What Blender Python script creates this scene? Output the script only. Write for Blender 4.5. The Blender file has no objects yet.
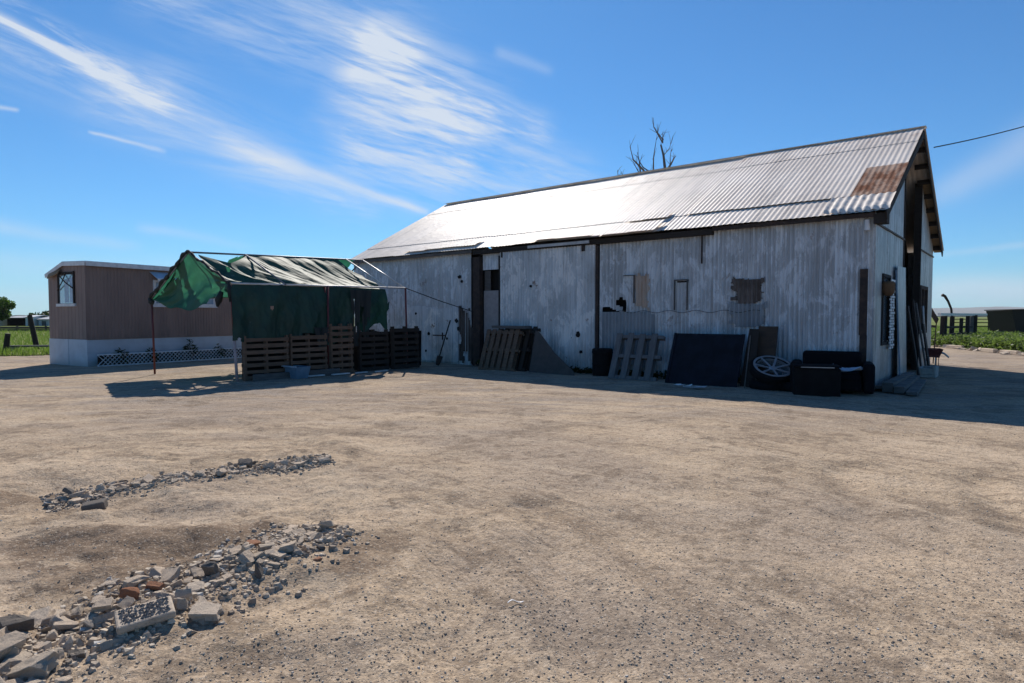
import bpy, bmesh, math, random
import numpy as np
from mathutils import Vector, Matrix, Euler
random.seed(7)
rad = math.radians
SC = bpy.context.scene
COL = SC.collection

# ------------------------------------------------------------------ helpers
class M:
    """collects geometry for ONE mesh object"""
    def __init__(s): s.v = []; s.f = []
    def add(s, vs, fs):
        o = len(s.v); s.v += [tuple(p) for p in vs]; s.f += [tuple(i + o for i in f) for f in fs]; return s
    def box(s, x0, x1, y0, y1, z0, z1):
        vs = [(x, y, z) for z in (z0, z1) for y in (y0, y1) for x in (x0, x1)]
        return s.add(vs, [(0, 2, 3, 1), (4, 5, 7, 6), (0, 1, 5, 4), (2, 6, 7, 3), (0, 4, 6, 2), (1, 3, 7, 5)])
    def beam(s, p, q, w, h, up=(0, 0, 1)):
        p, q = Vector(p), Vector(q); d = (q - p).normalized(); up = Vector(up)
        a = d.cross(up)
        if a.length < 1e-3: a = d.cross(Vector((1, 0, 0)))
        a.normalize(); b = a.cross(d)
        vs = [c + a * (i * w / 2) + b * (j * h / 2) for c in (p, q) for j in (-1, 1) for i in (-1, 1)]
        return s.add(vs, [(0, 2, 3, 1), (4, 5, 7, 6), (0, 1, 5, 4), (2, 6, 7, 3), (0, 4, 6, 2), (1, 3, 7, 5)])
    def tube(s, pts, rs, n=8, cap=True):
        pts = [Vector(p) for p in pts]
        if not isinstance(rs, (list, tuple)): rs = [rs] * len(pts)
        vs = []; fs = []; prev = None
        for i, p in enumerate(pts):
            d = (pts[min(i + 1, len(pts) - 1)] - pts[max(i - 1, 0)]).normalized()
            if prev is None:
                a = d.cross(Vector((0, 0, 1)))
                if a.length < .05: a = d.cross(Vector((1, 0, 0)))
            else: a = prev - d * prev.dot(d)
            a.normalize(); prev = a; b = d.cross(a)
            for k in range(n):
                t = 2 * math.pi * k / n; vs.append(p + (a * math.cos(t) + b * math.sin(t)) * rs[i])
        for i in range(len(pts) - 1):
            for k in range(n):
                fs.append((i * n + k, i * n + (k + 1) % n, (i + 1) * n + (k + 1) % n, (i + 1) * n + k))
        if cap: fs.append(tuple(range(n))[::-1]); fs.append(tuple((len(pts) - 1) * n + k for k in range(n)))
        return s.add(vs, fs)
    def grid(s, fn, nu, nv, keep=None, wrapu=False):
        vs = [fn(i / nu, j / nv) for j in range(nv + 1) for i in range(nu + 1)]
        fs = []
        for j in range(nv):
            for i in range(nu):
                if keep and not keep((i + .5) / nu, (j + .5) / nv): continue
                a = j * (nu + 1) + i; fs.append((a, a + 1, a + nu + 2, a + nu + 1))
        return s.add(vs, fs)
    def build(s, name, mat, parent=None, smooth=False, bevel=0, loc=None, rot=None, solid=0):
        me = bpy.data.meshes.new(name); me.from_pydata(s.v, [], s.f); me.materials.append(mat); me.validate()
        if smooth: me.polygons.foreach_set('use_smooth', [True] * len(me.polygons))
        o = bpy.data.objects.new(name, me); COL.objects.link(o)
        if parent: o.parent = parent
        if loc is not None: o.location = loc
        if rot is not None: o.rotation_euler = rot
        if bevel:
            m = o.modifiers.new('bevel', 'BEVEL'); m.width = bevel; m.segments = 2; m.limit_method = 'ANGLE'
        if solid:
            m = o.modifiers.new('solid', 'SOLIDIFY'); m.thickness = solid; m.offset = 0
        return o

def tag(o, label=None, cat=None, group=None, kind=None):
    if label: o['label'] = label
    if cat: o['category'] = cat
    if group: o['group'] = group
    if kind: o['kind'] = kind
    return o
def thing(name, label, cat, loc=(0, 0, 0), rz=0, group=None, rot=None):
    o = bpy.data.objects.new(name, None); COL.objects.link(o); o.location = loc; o.empty_display_size = .2
    o.rotation_euler = rot if rot else (0, 0, rz)
    return tag(o, label, cat, group)

# barn frame: a runs along the long wall away from the near corner, b runs along the gable
CX, CY, TH = 7.605, 13.253, .6902
UX, UY = -math.cos(TH), math.sin(TH)
VX, VY = math.sin(TH), math.cos(TH)
def B(a, b, z=0): return (CX + a * UX + b * VX, CY + a * UY + b * VY, z)
RZ = -TH

# numpy value noise --------------------------------------------------
_rng = np.random.RandomState(3); _T = _rng.rand(256, 256)
_TL = _T.tolist()
def vn1(x, y):
    xi = math.floor(x); yi = math.floor(y); fx = x - xi; fy = y - yi
    fx = fx * fx * (3 - 2 * fx); fy = fy * fy * (3 - 2 * fy); r0 = _TL[yi % 256]; r1 = _TL[(yi + 1) % 256]; i = xi % 256; j = (xi + 1) % 256
    return (r0[i] * (1 - fx) + r0[j] * fx) * (1 - fy) + (r1[i] * (1 - fx) + r1[j] * fx) * fy - .5
def vnoise(x, y):
    if not isinstance(x, np.ndarray): return vn1(x, y)
    x = np.asarray(x, float); y = np.asarray(y, float)
    xi = np.floor(x).astype(int); yi = np.floor(y).astype(int); fx = x - xi; fy = y - yi
    fx = fx * fx * (3 - 2 * fx); fy = fy * fy * (3 - 2 * fy)
    a = _T[yi % 256, xi % 256]; b = _T[yi % 256, (xi + 1) % 256]; c = _T[(yi + 1) % 256, xi % 256]; d = _T[(yi + 1) % 256, (xi + 1) % 256]
    return (a * (1 - fx) + b * fx) * (1 - fy) + (c * (1 - fx) + d * fx) * fy - .5
def fbm(x, y, o=4, g=.5):
    r = 0; am = 1
    for k in range(o): r = r + am * vnoise(x * 2 ** k + 17.3 * k, y * 2 ** k + 9.1 * k); am *= g
    return r
def segd(x, y, p, q):
    px, py = p; dx, dy = q[0] - px, q[1] - py
    t = np.clip(((x - px) * dx + (y - py) * dy) / (dx * dx + dy * dy), 0, 1)
    return np.hypot(x - px - t * dx, y - py - t * dy)
FRONT = [(-2.8, 2.3), (-2.4, 2.7), (-2.14, 3.02), (-1.93, 3.43), (-1.75, 3.83), (-1.52, 4.25), (-1.4, 4.65)]
BACK = [(-4.14, 5.51), (-3.84, 5.78), (-3.4, 6.02), (-2.97, 6.33), (-2.45, 6.58), (-1.97, 6.81)]
def polyd(x, y, P):
    return np.minimum.reduce([segd(x, y, P[i], P[i + 1]) for i in range(len(P) - 1)])
def ground_h(x, y):
    x = np.asarray(x, float); y = np.asarray(y, float)
    r = np.hypot(x, y)
    near = 1 / (1 + (r / 9.) ** 3); mid = 1 / (1 + (r / 24.) ** 6)
    h = .05 * fbm(x * .35, y * .35, 3) * mid
    left = 1 / (1 + np.exp((x + .9) * 2.2)) * near          # churned dirt on the left
    rough = fbm(x * 1.4 + 3, y * 1.4, 5, .55)
    h = h + left * (.13 * rough)
    h = h + .016 * fbm(x * 2.3, y * 2.3, 5, .6) * mid + .006 * fbm(x * 14, y * 14, 3, .6) * near
    # loose berms beneath the two rubble rows and the soil heap between them
    h = h + .035 * np.exp(-(polyd(x, y, FRONT) / .42) ** 2) + .018 * np.exp(-(polyd(x, y, BACK) / .3) ** 2)
    h = h - .05 * np.exp(-(segd(x, y, (-4.6, 6.0), (-3.7, 5.2)) / .35) ** 2) - .05 * np.exp(-(segd(x, y, (-3.2, 4.2), (-2.3, 4.25)) / .25) ** 2)
    # wheel ruts on the right
    for p, q, w in (((3.5, 6.6), (2.75, 5.0), .22), ((2.75, 5.0), (3.0, 3.3), .2), ((4.6, 6.2), (3.6, 4.2), .18), ((.2, 5.2), (.35, 2.6), .16), ((-.35, 4.6), (-.2, 2.4), .16)):
        d = segd(x + .15 * vnoise(x * 2, y * 2), y, p, q); h = h - .022 * np.exp(-(d / w) ** 2) + .014 * np.exp(-((d - w * 1.7) / w) ** 2)
    return h * 1.0
def gh(x, y): return float(ground_h(np.array([x]), np.array([y]))[0])

# ------------------------------------------------------------------ materials
class S:
    """node socket with arithmetic"""
    def __init__(s, nt, o): s.nt = nt; s.o = o
    def _m(s, op, b=None, c=None, rev=False):
        n = s.nt.nodes.new('ShaderNodeMath'); n.operation = op
        ins = [s, b, c]
        if rev: ins[0], ins[1] = b, s
        for i, q in enumerate(ins):
            if q is None: continue
            if isinstance(q, S): s.nt.links.new(q.o, n.inputs[i])
            else: n.inputs[i].default_value = q
        return S(s.nt, n.outputs[0])
    def __add__(s, b): return s._m('ADD', b)
    def __sub__(s, b): return s._m('SUBTRACT', b)
    def __rsub__(s, b): return s._m('SUBTRACT', b, rev=True)
    def __mul__(s, b): return s._m('MULTIPLY', b)
    __rmul__ = __mul__; __radd__ = __add__
    def __truediv__(s, b): return s._m('DIVIDE', b)
    def max(s, b): return s._m('MAXIMUM', b)
    def min(s, b): return s._m('MINIMUM', b)
    def pow(s, b): return s._m('POWER', b)
    def sqrt(s): return s._m('SQRT')
    def exp(s): return s._m('EXPONENT')
    def clamp(s): return s.max(0.).min(1.)
    def ramp(s, a, b):
        n = s.nt.nodes.new('ShaderNodeMapRange'); n.interpolation_type = 'SMOOTHSTEP'
        s.nt.links.new(s.o, n.inputs[0]); n.inputs[1].default_value = a; n.inputs[2].default_value = b
        return S(s.nt, n.outputs[0])
class Mat:
    def __init__(s, name, rough=.8, metal=0., spec=.5):
        s.m = bpy.data.materials.new(name); s.m.use_nodes = True; s.nt = s.m.node_tree
        s.b = s.nt.nodes['Principled BSDF']; s.b.inputs['Roughness'].default_value = rough
        s.b.inputs['Metallic'].default_value = metal; s.b.inputs['Specular IOR Level'].default_value = spec
        s.tc = s.nt.nodes.new('ShaderNodeTexCoord'); s.geo = None
    def coord(s, world=False, scale=(1, 1, 1), rot=(0, 0, 0)):
        if world:
            if not s.geo: s.geo = s.nt.nodes.new('ShaderNodeNewGeometry')
            src = s.geo.outputs['Position']
        else: src = s.tc.outputs['Object']
        n = s.nt.nodes.new('ShaderNodeMapping'); n.inputs['Scale'].default_value = scale; n.inputs['Rotation'].default_value = rot
        s.nt.links.new(src, n.inputs[0]); return n.outputs[0]
    def noise(s, scale=5, detail=4, rough=.6, world=False, stretch=(1, 1, 1), dist=0, rot=(0, 0, 0)):
        n = s.nt.nodes.new('ShaderNodeTexNoise'); s.nt.links.new(s.coord(world, stretch, rot), n.inputs['Vector'])
        n.inputs['Scale'].default_value = scale; n.inputs['Detail'].default_value = detail; n.inputs['Roughness'].default_value = rough
        n.inputs['Distortion'].default_value = dist
        return S(s.nt, n.outputs['Fac'])
    def voro(s, scale, world=False, feature='F1', out='Distance', stretch=(1, 1, 1)):
        n = s.nt.nodes.new('ShaderNodeTexVoronoi'); n.feature = feature; n.inputs['Scale'].default_value = scale
        s.nt.links.new(s.coord(world, stretch), n.inputs['Vector']); return S(s.nt, n.outputs[out])
    def xyz(s, world=False):
        n = s.nt.nodes.new('ShaderNodeSeparateXYZ'); s.nt.links.new(s.coord(world), n.inputs[0])
        return [S(s.nt, n.outputs[i]) for i in range(3)]
    def rnd(s):
        n = s.nt.nodes.new('ShaderNodeObjectInfo'); return S(s.nt, n.outputs['Random'])
    def island(s):
        if not s.geo: s.geo = s.nt.nodes.new('ShaderNodeNewGeometry')
        return S(s.nt, s.geo.outputs['Random Per Island'])
    def mix(s, fac, a, b, mode='MIX'):
        n = s.nt.nodes.new('ShaderNodeMix'); n.data_type = 'RGBA'; n.blend_type = mode
        if isinstance(fac, S): s.nt.links.new(fac.o, n.inputs[0])
        else: n.inputs[0].default_value = fac
        for i, q in ((6, a), (7, b)):
            if isinstance(q, S): s.nt.links.new(q.o, n.inputs[i])
            else: n.inputs[i].default_value = (*q, 1)
        return S(s.nt, n.outputs[2])
    def color(s, c):
        if isinstance(c, S): s.nt.links.new(c.o, s.b.inputs['Base Color'])
        else: s.b.inputs['Base Color'].default_value = (*c, 1)
        return s
    def rough(s, r): s.nt.links.new(r.o, s.b.inputs['Roughness']); return s
    def bump(s, h, dist=.01, strength=1.):
        n = s.nt.nodes.new('ShaderNodeBump'); n.inputs['Distance'].default_value = dist; n.inputs['Strength'].default_value = strength
        s.nt.links.new(h.o, n.inputs['Height']); s.nt.links.new(n.outputs[0], s.b.inputs['Normal']); return s
    def translucent(s, col, f):
        t = s.nt.nodes.new('ShaderNodeBsdfTranslucent')
        if isinstance(col, S): s.nt.links.new(col.o, t.inputs[0])
        else: t.inputs[0].default_value = (*col, 1)
        mx = s.nt.nodes.new('ShaderNodeMixShader'); mx.inputs[0].default_value = f
        s.nt.links.new(s.b.outputs[0], mx.inputs[1]); s.nt.links.new(t.outputs[0], mx.inputs[2])
        s.nt.links.new(mx.outputs[0], s.nt.nodes['Material Output'].inputs[0]); return s

def mk_wood(name, c1, c2, axis=(1, 1, 12), rough=.9):
    m = Mat(name, rough); n = m.noise(3, 5, .65, stretch=axis); n2 = m.noise(1.7, 3)
    isl = m.island()
    c = m.mix(n.ramp(.3, .7), c1, c2); c = m.mix((isl * .5), c, tuple(x * .45 for x in c1))
    c = m.mix(n2.ramp(.55, .75) * .5, c, tuple(x * .5 for x in c1))
    m.color(c).bump(n, .004); return m.m

# painted corrugated wall
def mk_wallpaint(name, base, rustlow=True, blotch=.5):
    m = Mat(name, .42, 0., .5)
    big = m.noise(.9, 4, .6, stretch=(1, 1, .7)); streak = m.noise(6.5, 5, .75, stretch=(1, 1, .06)); fine = m.noise(18, 4, .7)
    c = m.mix(big.ramp(.35, .7), base, tuple(x * .78 for x in base))
    pe = m.noise(2.2, 7, .75, stretch=(1, 1, .55), dist=.5); c = m.mix(pe.ramp(.50, .56) * .75, c, tuple(min(.8, x * 1.42) for x in base)); c = m.mix((1. - pe.ramp(.36, .42)) * .45, c, tuple(x * .6 for x in base))
    c = m.mix(streak.ramp(.54, .68) * .35, c, (.22, .17, .14))
    ribshade = m.noise(15, 4, .7, stretch=(1, .3, .035)); c = m.mix(ribshade.ramp(.52, .64) * .38, c, tuple(x * .5 for x in base)); c = m.mix((1. - ribshade.ramp(.36, .44)) * .35, c, tuple(min(.8, x * 1.5) for x in base))  # fine vertical lines paint rib light and shade, mixed with grime
    pan = m.voro(1.0, feature='F1', out='Color', stretch=(1.35, .01, .01))
    x, y, z = m.xyz()
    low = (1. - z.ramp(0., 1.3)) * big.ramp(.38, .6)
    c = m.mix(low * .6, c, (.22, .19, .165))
    rs = m.noise(1.25, 6, .72, dist=.6)
    c = m.mix((rs + fine * .15).ramp(.70, .76) * blotch, c, (.16, .085, .05))
    spots = m.voro(2.6, out='Distance')
    c = m.mix((1. - (spots + fine * .06).ramp(.055, .085)) * blotch, c, (.05, .04, .04))
    m.color(c); m.bump(fine + big, .006); return m.m

MT = {}
MT['wall'] = mk_wallpaint('white_painted_corrugated_steel', (.49, .52, .55))
MT['door'] = mk_wallpaint('white_painted_door_steel', (.56, .60, .63), blotch=.8)
MT['flatwall'] = mk_wallpaint('white_painted_boards', (.40, .41, .41), blotch=.4)
MT['whitedoor'] = mk_wallpaint('white_painted_planks', (.56, .62, .68), blotch=.9)
# galvanised roof
m = Mat('weathered_galvanised_roof', .5, .0, .5); m.b.inputs['IOR'].default_value = 1.13
big = m.noise(.6, 4, .6); st = m.noise(3, 5, .65, stretch=(1, .1, .1)); fine = m.noise(30, 3)
c = m.mix(big.ramp(.3, .7), (.66, .585, .51), (.76, .69, .615)); c = m.mix(st.ramp(.45, .75) * .45, c, (.30, .27, .25))
rr = m.noise(.9, 6, .75, dist=.5); c = m.mix((rr + fine * .12).ramp(.72, .80) * .6, c, (.26, .14, .08))
x, y, z = m.xyz(); c = m.mix(z.ramp(5.9, 6.5) * m.noise(2.2, 5, .7).ramp(.5, .68) * .6, c, (.34, .2, .13))
m.color(c); m.rough(.42 + big * .16); m.bump(m.noise(5, 3), .012); MT['roof'] = m.m
m = Mat('rusted_roof_sheet', .9, 0, .5); m.b.inputs['IOR'].default_value = 1.08; n = m.noise(4, 6, .7, stretch=(1, .4, .4)); m.color(m.mix(n.ramp(.35, .65), (.19, .085, .05), (.42, .30, .23))).bump(n, .006); MT['rust'] = m.m
m = Mat('dark_rust_metal', .85); n = m.noise(6, 6, .7); m.color(m.mix(n.ramp(.35, .65), (.022, .016, .015), (.055, .034, .026))).bump(n, .006); MT['darkrust'] = m.m
m = Mat('old_galvanised_sheet', .5, 0, .6); n = m.noise(5, 5); m.color(m.mix(n.ramp(.3, .7), (.3, .31, .32), (.5, .5, .5))).bump(n, .01); MT['galv'] = m.m
MT['darkwood'] = mk_wood('old_dark_timber', (.035, .027, .022), (.02, .016, .014))
MT['greywood'] = mk_wood('weathered_grey_timber', (.16, .15, .145), (.08, .075, .07))
MT['pallet'] = mk_wood('brown_pallet_wood', (.21, .13, .085), (.11, .07, .046), (1, 1, 8))
MT['palletgrey'] = mk_wood('grey_pallet_wood', (.2, .19, .185), (.11, .10, .10), (8, 8, 1))
MT['palletdark'] = mk_wood('dark_pallet_wood', (.05, .036, .028), (.028, .021, .018), (1, 1, 8))
MT['brownboard'] = mk_wood('brown_chipboard', (.07, .045, .03), (.035, .025, .02), (1, 1, 3))
MT['ply'] = mk_wood('dusty_plywood', (.11, .09, .08), (.07, .06, .055), (2, 2, 2))
MT['tan'] = mk_wood('sunlit_tan_soffit', (.33, .24, .14), (.22, .16, .10))
MT['sidingtan'] = None
def plain(name, c, rough=.7, metal=0, var=.25, scale=6, bump=.003, spec=.5):
    m = Mat(name, rough, metal, spec); n = m.noise(scale, 5, .65)
    m.color(m.mix(n.ramp(.3, .7), c, tuple(x * (1 - var) for x in c))).bump(n, bump); return m.m
m = Mat('brown_trailer_siding', .6, 0, .35); n = m.noise(2, 4, .6, stretch=(1, 1, .3)); x, y, z = m.xyz()
c = m.mix(n.ramp(.3, .7), (.27, .19, .16), (.215, .15, .13)); c = m.mix((1. - z.ramp(.85, 1.5)) * n.ramp(.4, .6) * .4, c, (.17, .13, .11)); m.color(c); MT['siding'] = m.m
m = Mat('white_skirting', .6); n = m.noise(2, 5, .6); x, y, z = m.xyz()
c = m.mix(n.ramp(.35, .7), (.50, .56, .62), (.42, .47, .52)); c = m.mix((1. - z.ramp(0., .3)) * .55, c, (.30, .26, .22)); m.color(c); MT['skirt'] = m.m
MT['whitepaint'] = plain('white_trim_paint', (.72, .73, .74), .5)
MT['white'] = plain('white_lattice_plastic', (.75, .77, .80), .5)
MT['cream'] = plain('pale_cream_board', (.36, .33, .33), .7)
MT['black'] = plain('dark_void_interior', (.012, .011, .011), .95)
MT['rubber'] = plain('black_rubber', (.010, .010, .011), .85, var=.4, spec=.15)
MT['sofa'] = plain('black_sofa_fabric', (.008, .009, .012), .9, spec=.1)
MT['bluepanel'] = plain('dark_blue_painted_panel', (.009, .012, .022), .7, var=.6, scale=3, spec=.2)
MT['alu'] = plain('dull_alloy', (.34, .36, .39), .4, .5)
MT['redpaint'] = plain('dark_red_painted_steel', (.13, .022, .022), .55)
MT['pinkpaint'] = plain('faded_pinkish_steel', (.42, .33, .33), .6)
MT['whitepipe'] = plain('white_painted_pipe', (.62, .60, .58), .4)
MT['greypipe'] = plain('grey_steel_pipe', (.2, .2, .22), .45)
MT['cable'] = plain('black_cable', (.012, .012, .014), .6)
MT['bluetub'] = plain('faded_blue_plastic', (.16, .26, .36), .5)
MT['concretelight'] = plain('pale_concrete', (.42, .40, .37), .95, bump=.01, scale=9)
MT['brownfab'] = plain('brown_woven_basket', (.16, .09, .045), .9)
MT['pinkcloth'] = plain('pale_pink_cloth', (.5, .36, .42), .9)
MT['paleblue'] = plain('pale_blue_sky_reflection', (.42, .55, .68), .4)
m = Mat('window_glass', .06, 0, .8); m.color((.05, .07, .09)); m.b.inputs['Metallic'].default_value = .55; m.b.inputs['Base Color'].default_value = (.45, .55, .62, 1); MT['glass'] = m.m
m = Mat('bark_dead', .95); n = m.noise(7, 4); m.color(m.mix(n, (.06, .055, .05), (.13, .12, .11))); MT['bark'] = m.m
# concrete rubble
def mk_rock(name, a, b, c3):
    m = Mat(name, .95, 0, .3); m.b.inputs['IOR'].default_value = 1.12; n = m.noise(9, 6, .7); f = m.noise(60, 3, .7); r = m.rnd()
    c = m.mix(n.ramp(.3, .7), a, b); c = m.mix(r.ramp(0., 1.), c, tuple(x * .72 for x in a)); c = m.mix((f).ramp(.56, .68) * .6, c, c3)
    n3 = S(m.nt, m.nt.nodes.new('ShaderNodeNewGeometry').outputs['Normal'])
    g_ = m.noise(3.5, 6, .75); c = m.mix(g_.ramp(.52, .66) * .5, c, (.20, .17, .145)); m.color(c).bump(n + f * .5 + g_, .006); return m.m
MT['rock'] = mk_rock('broken_concrete', (.66, .54, .42), (.50, .405, .31), (.27, .215, .165))
MT['rockdark'] = mk_rock('dark_asphalt_chunk', (.22, .195, .17), (.13, .115, .10), (.2, .19, .18))
MT['rocktan'] = mk_rock('tan_concrete', (.62, .52, .41), (.50, .41, .32), (.2, .17, .14))
MT['brick'] = mk_rock('orange_brick', (.40, .19, .11), (.42, .27, .19), (.46, .37, .29))
# tarp
m = Mat('green_tarpaulin', .6, 0, .4); n = m.noise(2.5, 5, .6); n2 = m.noise(12, 4, .7)
c = m.mix(n.ramp(.3, .7), (.007, .030, .022), (.012, .048, .034)); c = m.mix(n2.ramp(.66, .72) * .5, c, (.12, .17, .15))
m.color(c); m.bump(n + n2 * .4, .012); m.translucent((.012, .10, .045), .035); MT['tarp'] = m.m
m = Mat('sheen_tarpaulin', .62, 0, .35); m.b.inputs['IOR'].default_value = 1.35; n = m.noise(2.5, 5, .6); n2 = m.noise(9, 4, .7); c = m.mix(n.ramp(.3, .7), (.055, .115, .088), (.018, .06, .042)); c = m.mix(n2.ramp(.6, .7) * .5, c, (.3, .34, .31)); m.color(c).bump(n + n2 * .3, .015); m.translucent((.02, .12, .06), .12); MT['paled'] = m.m  # paler copy of the tarp, sheen on the top slope painted into its colour
m = Mat('thin_green_tarpaulin', .5, 0, .5); n = m.noise(2.5, 5, .6); m.color(m.mix(n.ramp(.3, .7), (.014, .075, .045), (.022, .10, .062))); m.bump(n, .012); m.translucent(m.mix(n.ramp(.3, .7), (.02, .14, .075), (.04, .21, .125)), .40); MT['flap'] = m.m
m = Mat('dark_tarp_hem', .8); m.color((.015, .02, .02)); MT['hem'] = m.m

# ground --------------------------------------------------------------
m = Mat('dusty_gravel_yard', .97, 0, .3); m.b.inputs['IOR'].default_value = 1.12
x, y, z = m.xyz(True)
L0 = m.noise(.22, 4, .6, True); L1 = m.noise(.9, 5, .62, True, dist=.4); L2 = m.noise(4.5, 6, .7, True, dist=.3); L3 = m.noise(26, 5, .75, True)
L4 = m.noise(120, 3, .8, True); strk = m.noise(1.2, 5, .7, True, (.35, 1.6, 1), rot=(0, 0, .25))
c = m.mix(L1.ramp(.3, .7), (.53, .41, .285), (.44, .335, .225))
c = m.mix(L0.ramp(.42, .58) * .6, c, (.35, .285, .23)); c = m.mix((1. - L0.ramp(.36, .48)) * .4, c, (.60, .475, .35))
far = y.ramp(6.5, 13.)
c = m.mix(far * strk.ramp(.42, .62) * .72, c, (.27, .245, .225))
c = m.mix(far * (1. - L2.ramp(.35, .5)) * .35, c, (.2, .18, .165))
c = m.mix(L2.ramp(.53, .63) * .45, c, (.25, .185, .130))
L5 = m.noise(11, 6, .75, True, dist=.2); c = m.mix(L5.ramp(.54, .62) * .5, c, (.2, .15, .11)); c = m.mix((1. - L5.ramp(.34, .44)) * .5, c, (.56, .46, .36))
c = m.mix((L2 * .5 + L1 * .5).ramp(.51, .58) * .6, c, (.19, .145, .105))
# churned darker soil on the left and two grey gravel spots in the foreground
def blob(cx, cy, rx, ry, p=1.):
    return (((x - cx) * (x - cx)) / (rx * rx) + ((y - cy) * (y - cy)) / (ry * ry)) * -p
def gau(e): return e.exp()
soil = gau(blob(-2.3, 3.9, 1.3, .7)) * .6 + gau(blob(-3.6, 4.9, 1.2, .5)) * .7 + gau(blob(-4.5, 5.7, 1.0, .5)) + gau(blob(-2.9, 4.25, .75, .35)) + gau(blob(-2.0, 4.6, .5, .3)) + gau(blob(-.95, 4.2, .35, .8)) * .7 + gau(blob(-1.2, 5.3, .7, .5)) * .5 + gau(blob(-2.0, 3.2, .9, .8)) * .55
c = m.mix((soil * (L2 * 1.6 + L3 * .6)).ramp(.55, 1.15) * .8, c, (.15, .105, .073))
grav = gau(blob(.3, 3.2, .8, .45)) + gau(blob(1.3, 3.05, .8, .5)) * .9 + gau(blob(-.9, 2.9, .4, .35)) + gau(blob(2.8, 5.2, .5, 1.3)) * .6 + gau(blob(3.2, 3.5, .8, .6)) * .6
c = m.mix((grav * (L2 * 1.2 + L3)).ramp(.45, 1.1) * .5, c, (.27, .22, .175))
rut = gau(blob(3.1, 5.8, .28, .9)) + gau(blob(4.0, 5.2, .3, .9)) * .8 + gau(blob(.3, 4.2, .16, 1.2)) * .5
c = m.mix((rut * (L2 + L1)).ramp(.4, 1.1) * .6, c, (.20, .15, .11))
backr = gau(blob(-3.1, 6.2, 1.3, .5))
c = m.mix((backr * (L2 + L3)).ramp(.6, 1.2) * .6, c, (.19, .165, .145))
c = m.mix((1. - L3.ramp(.30, .47)) * .7, c, (.17, .135, .105))
c = m.mix(L3.ramp(.58, .72) * .5, c, (.52, .43, .34))
peb = m.voro(55, True); pc = m.voro(55, True, out='Color')
pv = m.nt.nodes.new('ShaderNodeSeparateColor'); m.nt.links.new(pc.o, pv.inputs[0])
pr_, pg = S(m.nt, pv.outputs[0]), S(m.nt, pv.outputs[1])
qx = x + 3.5; qy = y - 2.; rr_ = (qx * qx + qy * qy).sqrt(); an = qy._m('ARCTAN2', qx)
def pn(kr, ka, det=5, ro=.65):
    n = m.nt.nodes.new('ShaderNodeTexNoise'); n.inputs['Scale'].default_value = 1.; n.inputs['Detail'].default_value = det; n.inputs['Roughness'].default_value = ro
    cb = m.nt.nodes.new('ShaderNodeCombineXYZ'); m.nt.links.new((rr_ * kr).o, cb.inputs[0]); m.nt.links.new((an * ka).o, cb.inputs[1]); m.nt.links.new(cb.outputs[0], n.inputs['Vector']); return S(m.nt, n.outputs['Fac'])
trk = pn(2.6, 2.2); trf = pn(16, 6., 4, .7); msk = m.noise(.33, 3, .5, True).ramp(.42, .58)
c = m.mix(trk.ramp(.53, .66) * (.2 + msk * .35), c, (.25, .185, .13)); c = m.mix((1. - trk.ramp(.36, .45)) * .5, c, (.55, .44, .32)); c = m.mix(trf.ramp(.53, .60) * msk * .5, c, (.21, .16, .115)); tr2 = pn(34, 3., 2, .5); c = m.mix(tr2.ramp(.54, .60) * trk.ramp(.46, .56) * .4, c, (.2, .15, .11))
def cell(sc):
    v_ = m.voro(sc, True, out='Color'); q_ = m.nt.nodes.new('ShaderNodeSeparateColor'); m.nt.links.new(v_.o, q_.inputs[0]); return S(m.nt, q_.outputs[0])
k1, k2 = cell(75), cell(28)
c = m.mix((1. - k1.ramp(.0, .3)) * .5, c, (.20, .16, .125)); c = m.mix(k1.ramp(.8, 1.) * .45, c, (.60, .50, .39)); c = m.mix((1. - k2.ramp(.0, .12)) * .45 , c, (.22, .175, .14))
near_p = (1. - peb.ramp(.22, .34)) * pr_.ramp(.55, .62)
c = m.mix(near_p * .75, c, m.mix(pg.ramp(.4, .6), (.12, .105, .095), (.50, .45, .39)))
c = m.mix((1. - L4.ramp(.32, .5)) * .35, c, (.16, .13, .10))
m.color(c)
m.bump(L2 * .6 + L5 * .45 + L3 * .4 + L4 * .07 + near_p * .2, .035, 1.0)
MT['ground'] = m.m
# grass field
m = Mat('green_field_grass', .95, 0, .1)
g1 = m.noise(.05, 5, .65, True, (1, .5, 1)); g2 = m.noise(1.5, 5, .7, True); g3 = m.noise(14, 4, .7, True)
c = m.mix(g1.ramp(.35, .65), (.12, .165, .03), (.20, .215, .07)); c = m.mix(g2.ramp(.4, .7) * .4, c, (.08, .115, .022)); c = m.mix(g3.ramp(.5, .7) * .4, c, (.19, .19, .07))
m.color(c).bump(g2 + g3 * .5, .1); MT['field'] = m.m
def leafmat(name, a, b, t):
    m = Mat(name, .6, 0, .3); r = m.island(); c = m.mix(r, a, b); m.color(c).translucent(t, .4); return m.m
MT['grass'] = leafmat('grass_blades', (.075, .125, .02), (.16, .19, .05), (.17, .27, .04))
MT['weed'] = leafmat('weed_leaves', (.07, .115, .03), (.15, .19, .055), (.17, .25, .05))
MT['leaf'] = leafmat('tree_leaves', (.03, .065, .012), (.07, .12, .022), (.1, .2, .02))
MT['darkleaf'] = leafmat('dark_leaves', (.02, .04, .012), (.04, .06, .02), (.03, .06, .01))
m = Mat('bare_distant_hill', 1, 0, 0); n = m.noise(.002, 6, .6, True); m.color(m.mix(n, (.20, .17, .12), (.12, .12, .08))); MT['hill'] = m.m
MT['farwall'] = plain('distant_dark_brown_band', (.12, .085, .065), .95, scale=.4)

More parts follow.
